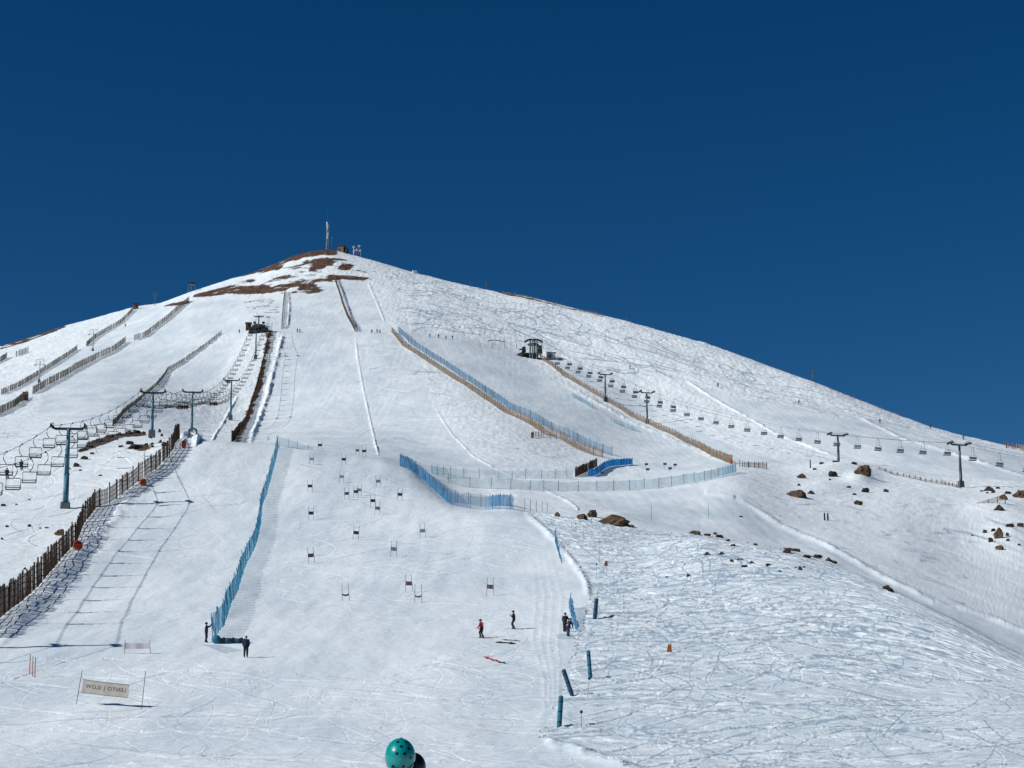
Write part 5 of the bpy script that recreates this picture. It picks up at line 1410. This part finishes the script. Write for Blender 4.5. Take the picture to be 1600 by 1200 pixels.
person("skier in a red jacket and black trousers on the piste", dict(drop=.08, lean=.18, stance=.19, knl=(-.20, .16, .47), anl=(-.22, 0, .12), knr=(.20, .14, .47), anr=(.22, -.05, .12), ell=(-.33, .08, 1.14), wrl=(-.26, .30, 1.02), palml=(-.24, .37, 1.0), elr=(.33, .08, 1.14), wrr=(.26, .30, 1.02), palmr=(.24, .37, 1.0)),
  mats("jacket_red"), P(753, 993.5), 1.15, M["black_shell"], True, M["ski"], extra=bib(1.12, 1.34, M["bib"]))
person("dark slim skier sideways above the pole bundles", dict(drop=.06, lean=.06, stance=.09, knl=(-.09, .15, .48), anl=(-.09, -.05, .12), knr=(.09, .22, .47), anr=(.09, .04, .12), ell=(-.22, .12, 1.16), wrl=(-.14, .26, 1.30), palml=(-.12, .28, 1.38), elr=(.22, .12, 1.16), wrr=(.14, .26, 1.28), palmr=(.12, .28, 1.36)),
  mats("jacket_dark"), P(803, 981), 1.45, M["black_shell"], True, M["ski"])
person("black-clad worker standing left of the bunched blue net", dict(lean=.12, stance=.09, ell=(-.27, .05, 1.12), wrl=(-.25, .20, .94), palml=(-.24, .25, .87), elr=(.30, .16, 1.18), wrr=(.26, .42, 1.10), palmr=(.25, .49, 1.09)),
  mats("jacket_dark"), P(882.5, 986), -.5, M["black_shell"], False)
person("navy-clad worker in front, bending over a bundle of net", dict(drop=.05, lean=.42, stance=.08, ell=(-.24, .22, 1.20), wrl=(-.16, .42, 1.06), palml=(-.14, .48, 1.0), elr=(.24, .22, 1.20), wrr=(.16, .42, 1.06), palmr=(.14, .48, 1.0), knl=(-.09, .1, .48), knr=(.09, .04, .48)),
  mats("jacket_blue", "jacket_blue"), P(887.5, 992.5), -.9, M["pad"], False, extra=bib(.98, 1.03, M["bib"]))

# the two heads at the bottom of the frame belong to people standing near the camera
def near(u, y): 
    x = px2x(u, y, 0.0); return on(x, y)
def teal_helmet(t, j):
    c = (Vector(j["skull"][:3]) + Vector(j["crown"][:3])) / 2 + Vector((0, -.005, .003)); ax = (.122, .142, .146)
    mb = MB(); mb.ball((0, 0, 0), ax, 36, 24, v0=-.95)
    h = mb.build("helmet", M["helmet_teal"], t, True); h.location = c
    for x, y in ((650, 325), (790, 325), (685, 390), (565, 420), (820, 425), (605, 495), (730, 500), (570, 690), (725, 690), (850, 560), (880, 690)):
        n_ = Vector(((x - 742) / 262, 0, (540 - y) / 277)); n_.y = -math.sqrt(max(0, 1 - n_.x**2 - n_.z**2))
        q = Vector((n_.x * ax[0], n_.y * ax[1], n_.z * ax[2])); nn = Vector((n_.x / ax[0], n_.y / ax[1], n_.z / ax[2])).normalized()
        R = nn.to_track_quat('Z', 'Y').to_matrix(); mb = MB(); k = 14
        rim = [q + R @ Vector((.0125*math.cos(2*math.pi*i/k), .0125*math.sin(2*math.pi*i/k), .0012)) for i in range(k)]
        mb.add(rim + [q + nn * .0018], [(i, (i+1) % k, k) for i in range(k)]); mb.build("vent", M["black_shell"], h)
    mb = MB(); mb.ball((.012, .01, .142), (.012, .018, .010), 10, 6); mb.build("top_button", M["helmet_teal"], h, True)
    mb = MB(); mb.tube([(.10, -.085, -.085), (.112, -.06, -.06), (.121, .02, -.035), (.10, .09, -.03)], .013, 7); mb.build("goggle_strap", M["black_shell"], h)
person("person in a shiny teal vented helmet, close to the camera", dict(), mats("jacket_dark"), near(626, 15.0), .35, None, False, extra=teal_helmet, sub=2, scale=.95)
def hood(t, j):
    c = (Vector(j["skull"][:3]) + Vector(j["crown"][:3])) / 2
    MB().ball(c + Vector((0, -.01, .0)), (.108, .128, .128), 24, 14, v0=-.95).build("beanie", M["black_shell"], t, True)
person("person in a black beanie half hidden behind the teal helmet", dict(), mats("trousers"), near(646.5, 15.9), -.2, None, False, extra=hood, sub=2, scale=.90)

# riders on the left lift: one seated body per outfit, shared
SIT = dict(drop=.42, hipy=-.02, lean=-.06, knl=(-.11, .40, .50), knr=(.11, .40, .50), anl=(-.11, .46, .10), anr=(.11, .46, .10), ell=(-.24, .10, 1.14), wrl=(-.14, .30, 1.02), palml=(-.10, .36, 1.0), elr=(.24, .10, 1.14), wrr=(.14, .30, 1.02), palmr=(.10, .36, 1.0))
proto = None
where = {0: "below the tall front pylon", 2: "between rock-band pylon and slim pylon", 3: "just past the slim pylon", 4: "beside the square-footed pylon", 5: "nearest the green station"}
for n_, (q, rz, off, nr, m_, ti, sd, ci) in enumerate(rider_spots):
    R = Matrix.Rotation(rz, 3, 'Z'); loc = q + R @ Vector((off, .20, -3.06 - .44))
    seat = "" if nr == 1 else {0: "left seat, ", 1: ("right seat, " if nr == 2 else "middle seat, "), 2: "right seat, "}[m_]
    tb = seat + "bundled dark rider" + ("" if ti > 3 else (" on the farther uphill chair" if ci % 2 == 0 else " on the nearer downhill chair")) + ", " + where[ti]
    if nr == 1: tb = "lone rider seen from behind, " + ("lower" if int(q.y) < 260 else "upper") + " of two below the tall front pylon"
    if proto is None: proto = person(tb, SIT, mats("jacket_dark"), loc, rz, M["black_shell"], False, M["ski"], hands=True, group="riders on the left chairlift")
    else: dup(proto, tb, loc, rz)

# small skiers far up the mountain
SK = dict(drop=.10, lean=.25, stance=.13, knl=(-.14, .16, .46), anl=(-.14, 0, .12), knr=(.14, .16, .46), anr=(.14, 0, .12), ell=(-.32, .12, 1.16), wrl=(-.30, .34, 1.06), palml=(-.30, .40, 1.03), elr=(.32, .12, 1.16), wrr=(.30, .34, 1.06), palmr=(.30, .40, 1.03))
FARS = [("tiny skier at the track bend, leftmost of the three near the tan fence top", 581, 521), ("tiny skier at the track bend, middle of three near the tan fence top", 589, 520.5), ("tiny skier at the track bend, rightmost of three near the tan fence top", 594, 521),
 ("tiny skier left of a pair below the short brown fence", 464.5, 519), ("tiny skier right of a pair below the short brown fence", 469, 519), ("tiny skier standing left of the green station's hut", 374, 520),
 ("tiny skier, leftmost of four standing above the tan fence", 672, 528), ("tiny skier, second of four standing above the tan fence", 685, 529), ("tiny skier, third of four standing above the tan fence", 697, 531), ("tiny skier, rightmost of four standing above the tan fence", 707, 530.5),
 ("tiny skier on the far right face nearest the open station", 984, 577), ("tiny skier on the far right face above the chair row", 1122, 604), ("tiny skier on the far right face below the orange net start", 1248, 631), ("tiny skier on the far right face below the orange net end", 1375, 661), ("tiny skier on the right skyline, upper of two", 1454, 671), ("tiny skier on the right skyline, just above the right-edge pylon", 1505, 687),
 ("tiny skier alone between two grey left fences", 196, 511)]
proto = None
for i, (lab, u, v) in enumerate(FARS):
    rz = random.uniform(2.0, 4.2)
    if proto is None: proto = person(lab, SK, mats("jacket_dark"), P(u, v), rz, M["black_shell"], False, M["ski"], hands=False, poles=True, group="tiny skiers far up the mountain", scale=1.0)
    else: dup(proto, lab, P(u, v), rz, scale=1.0)
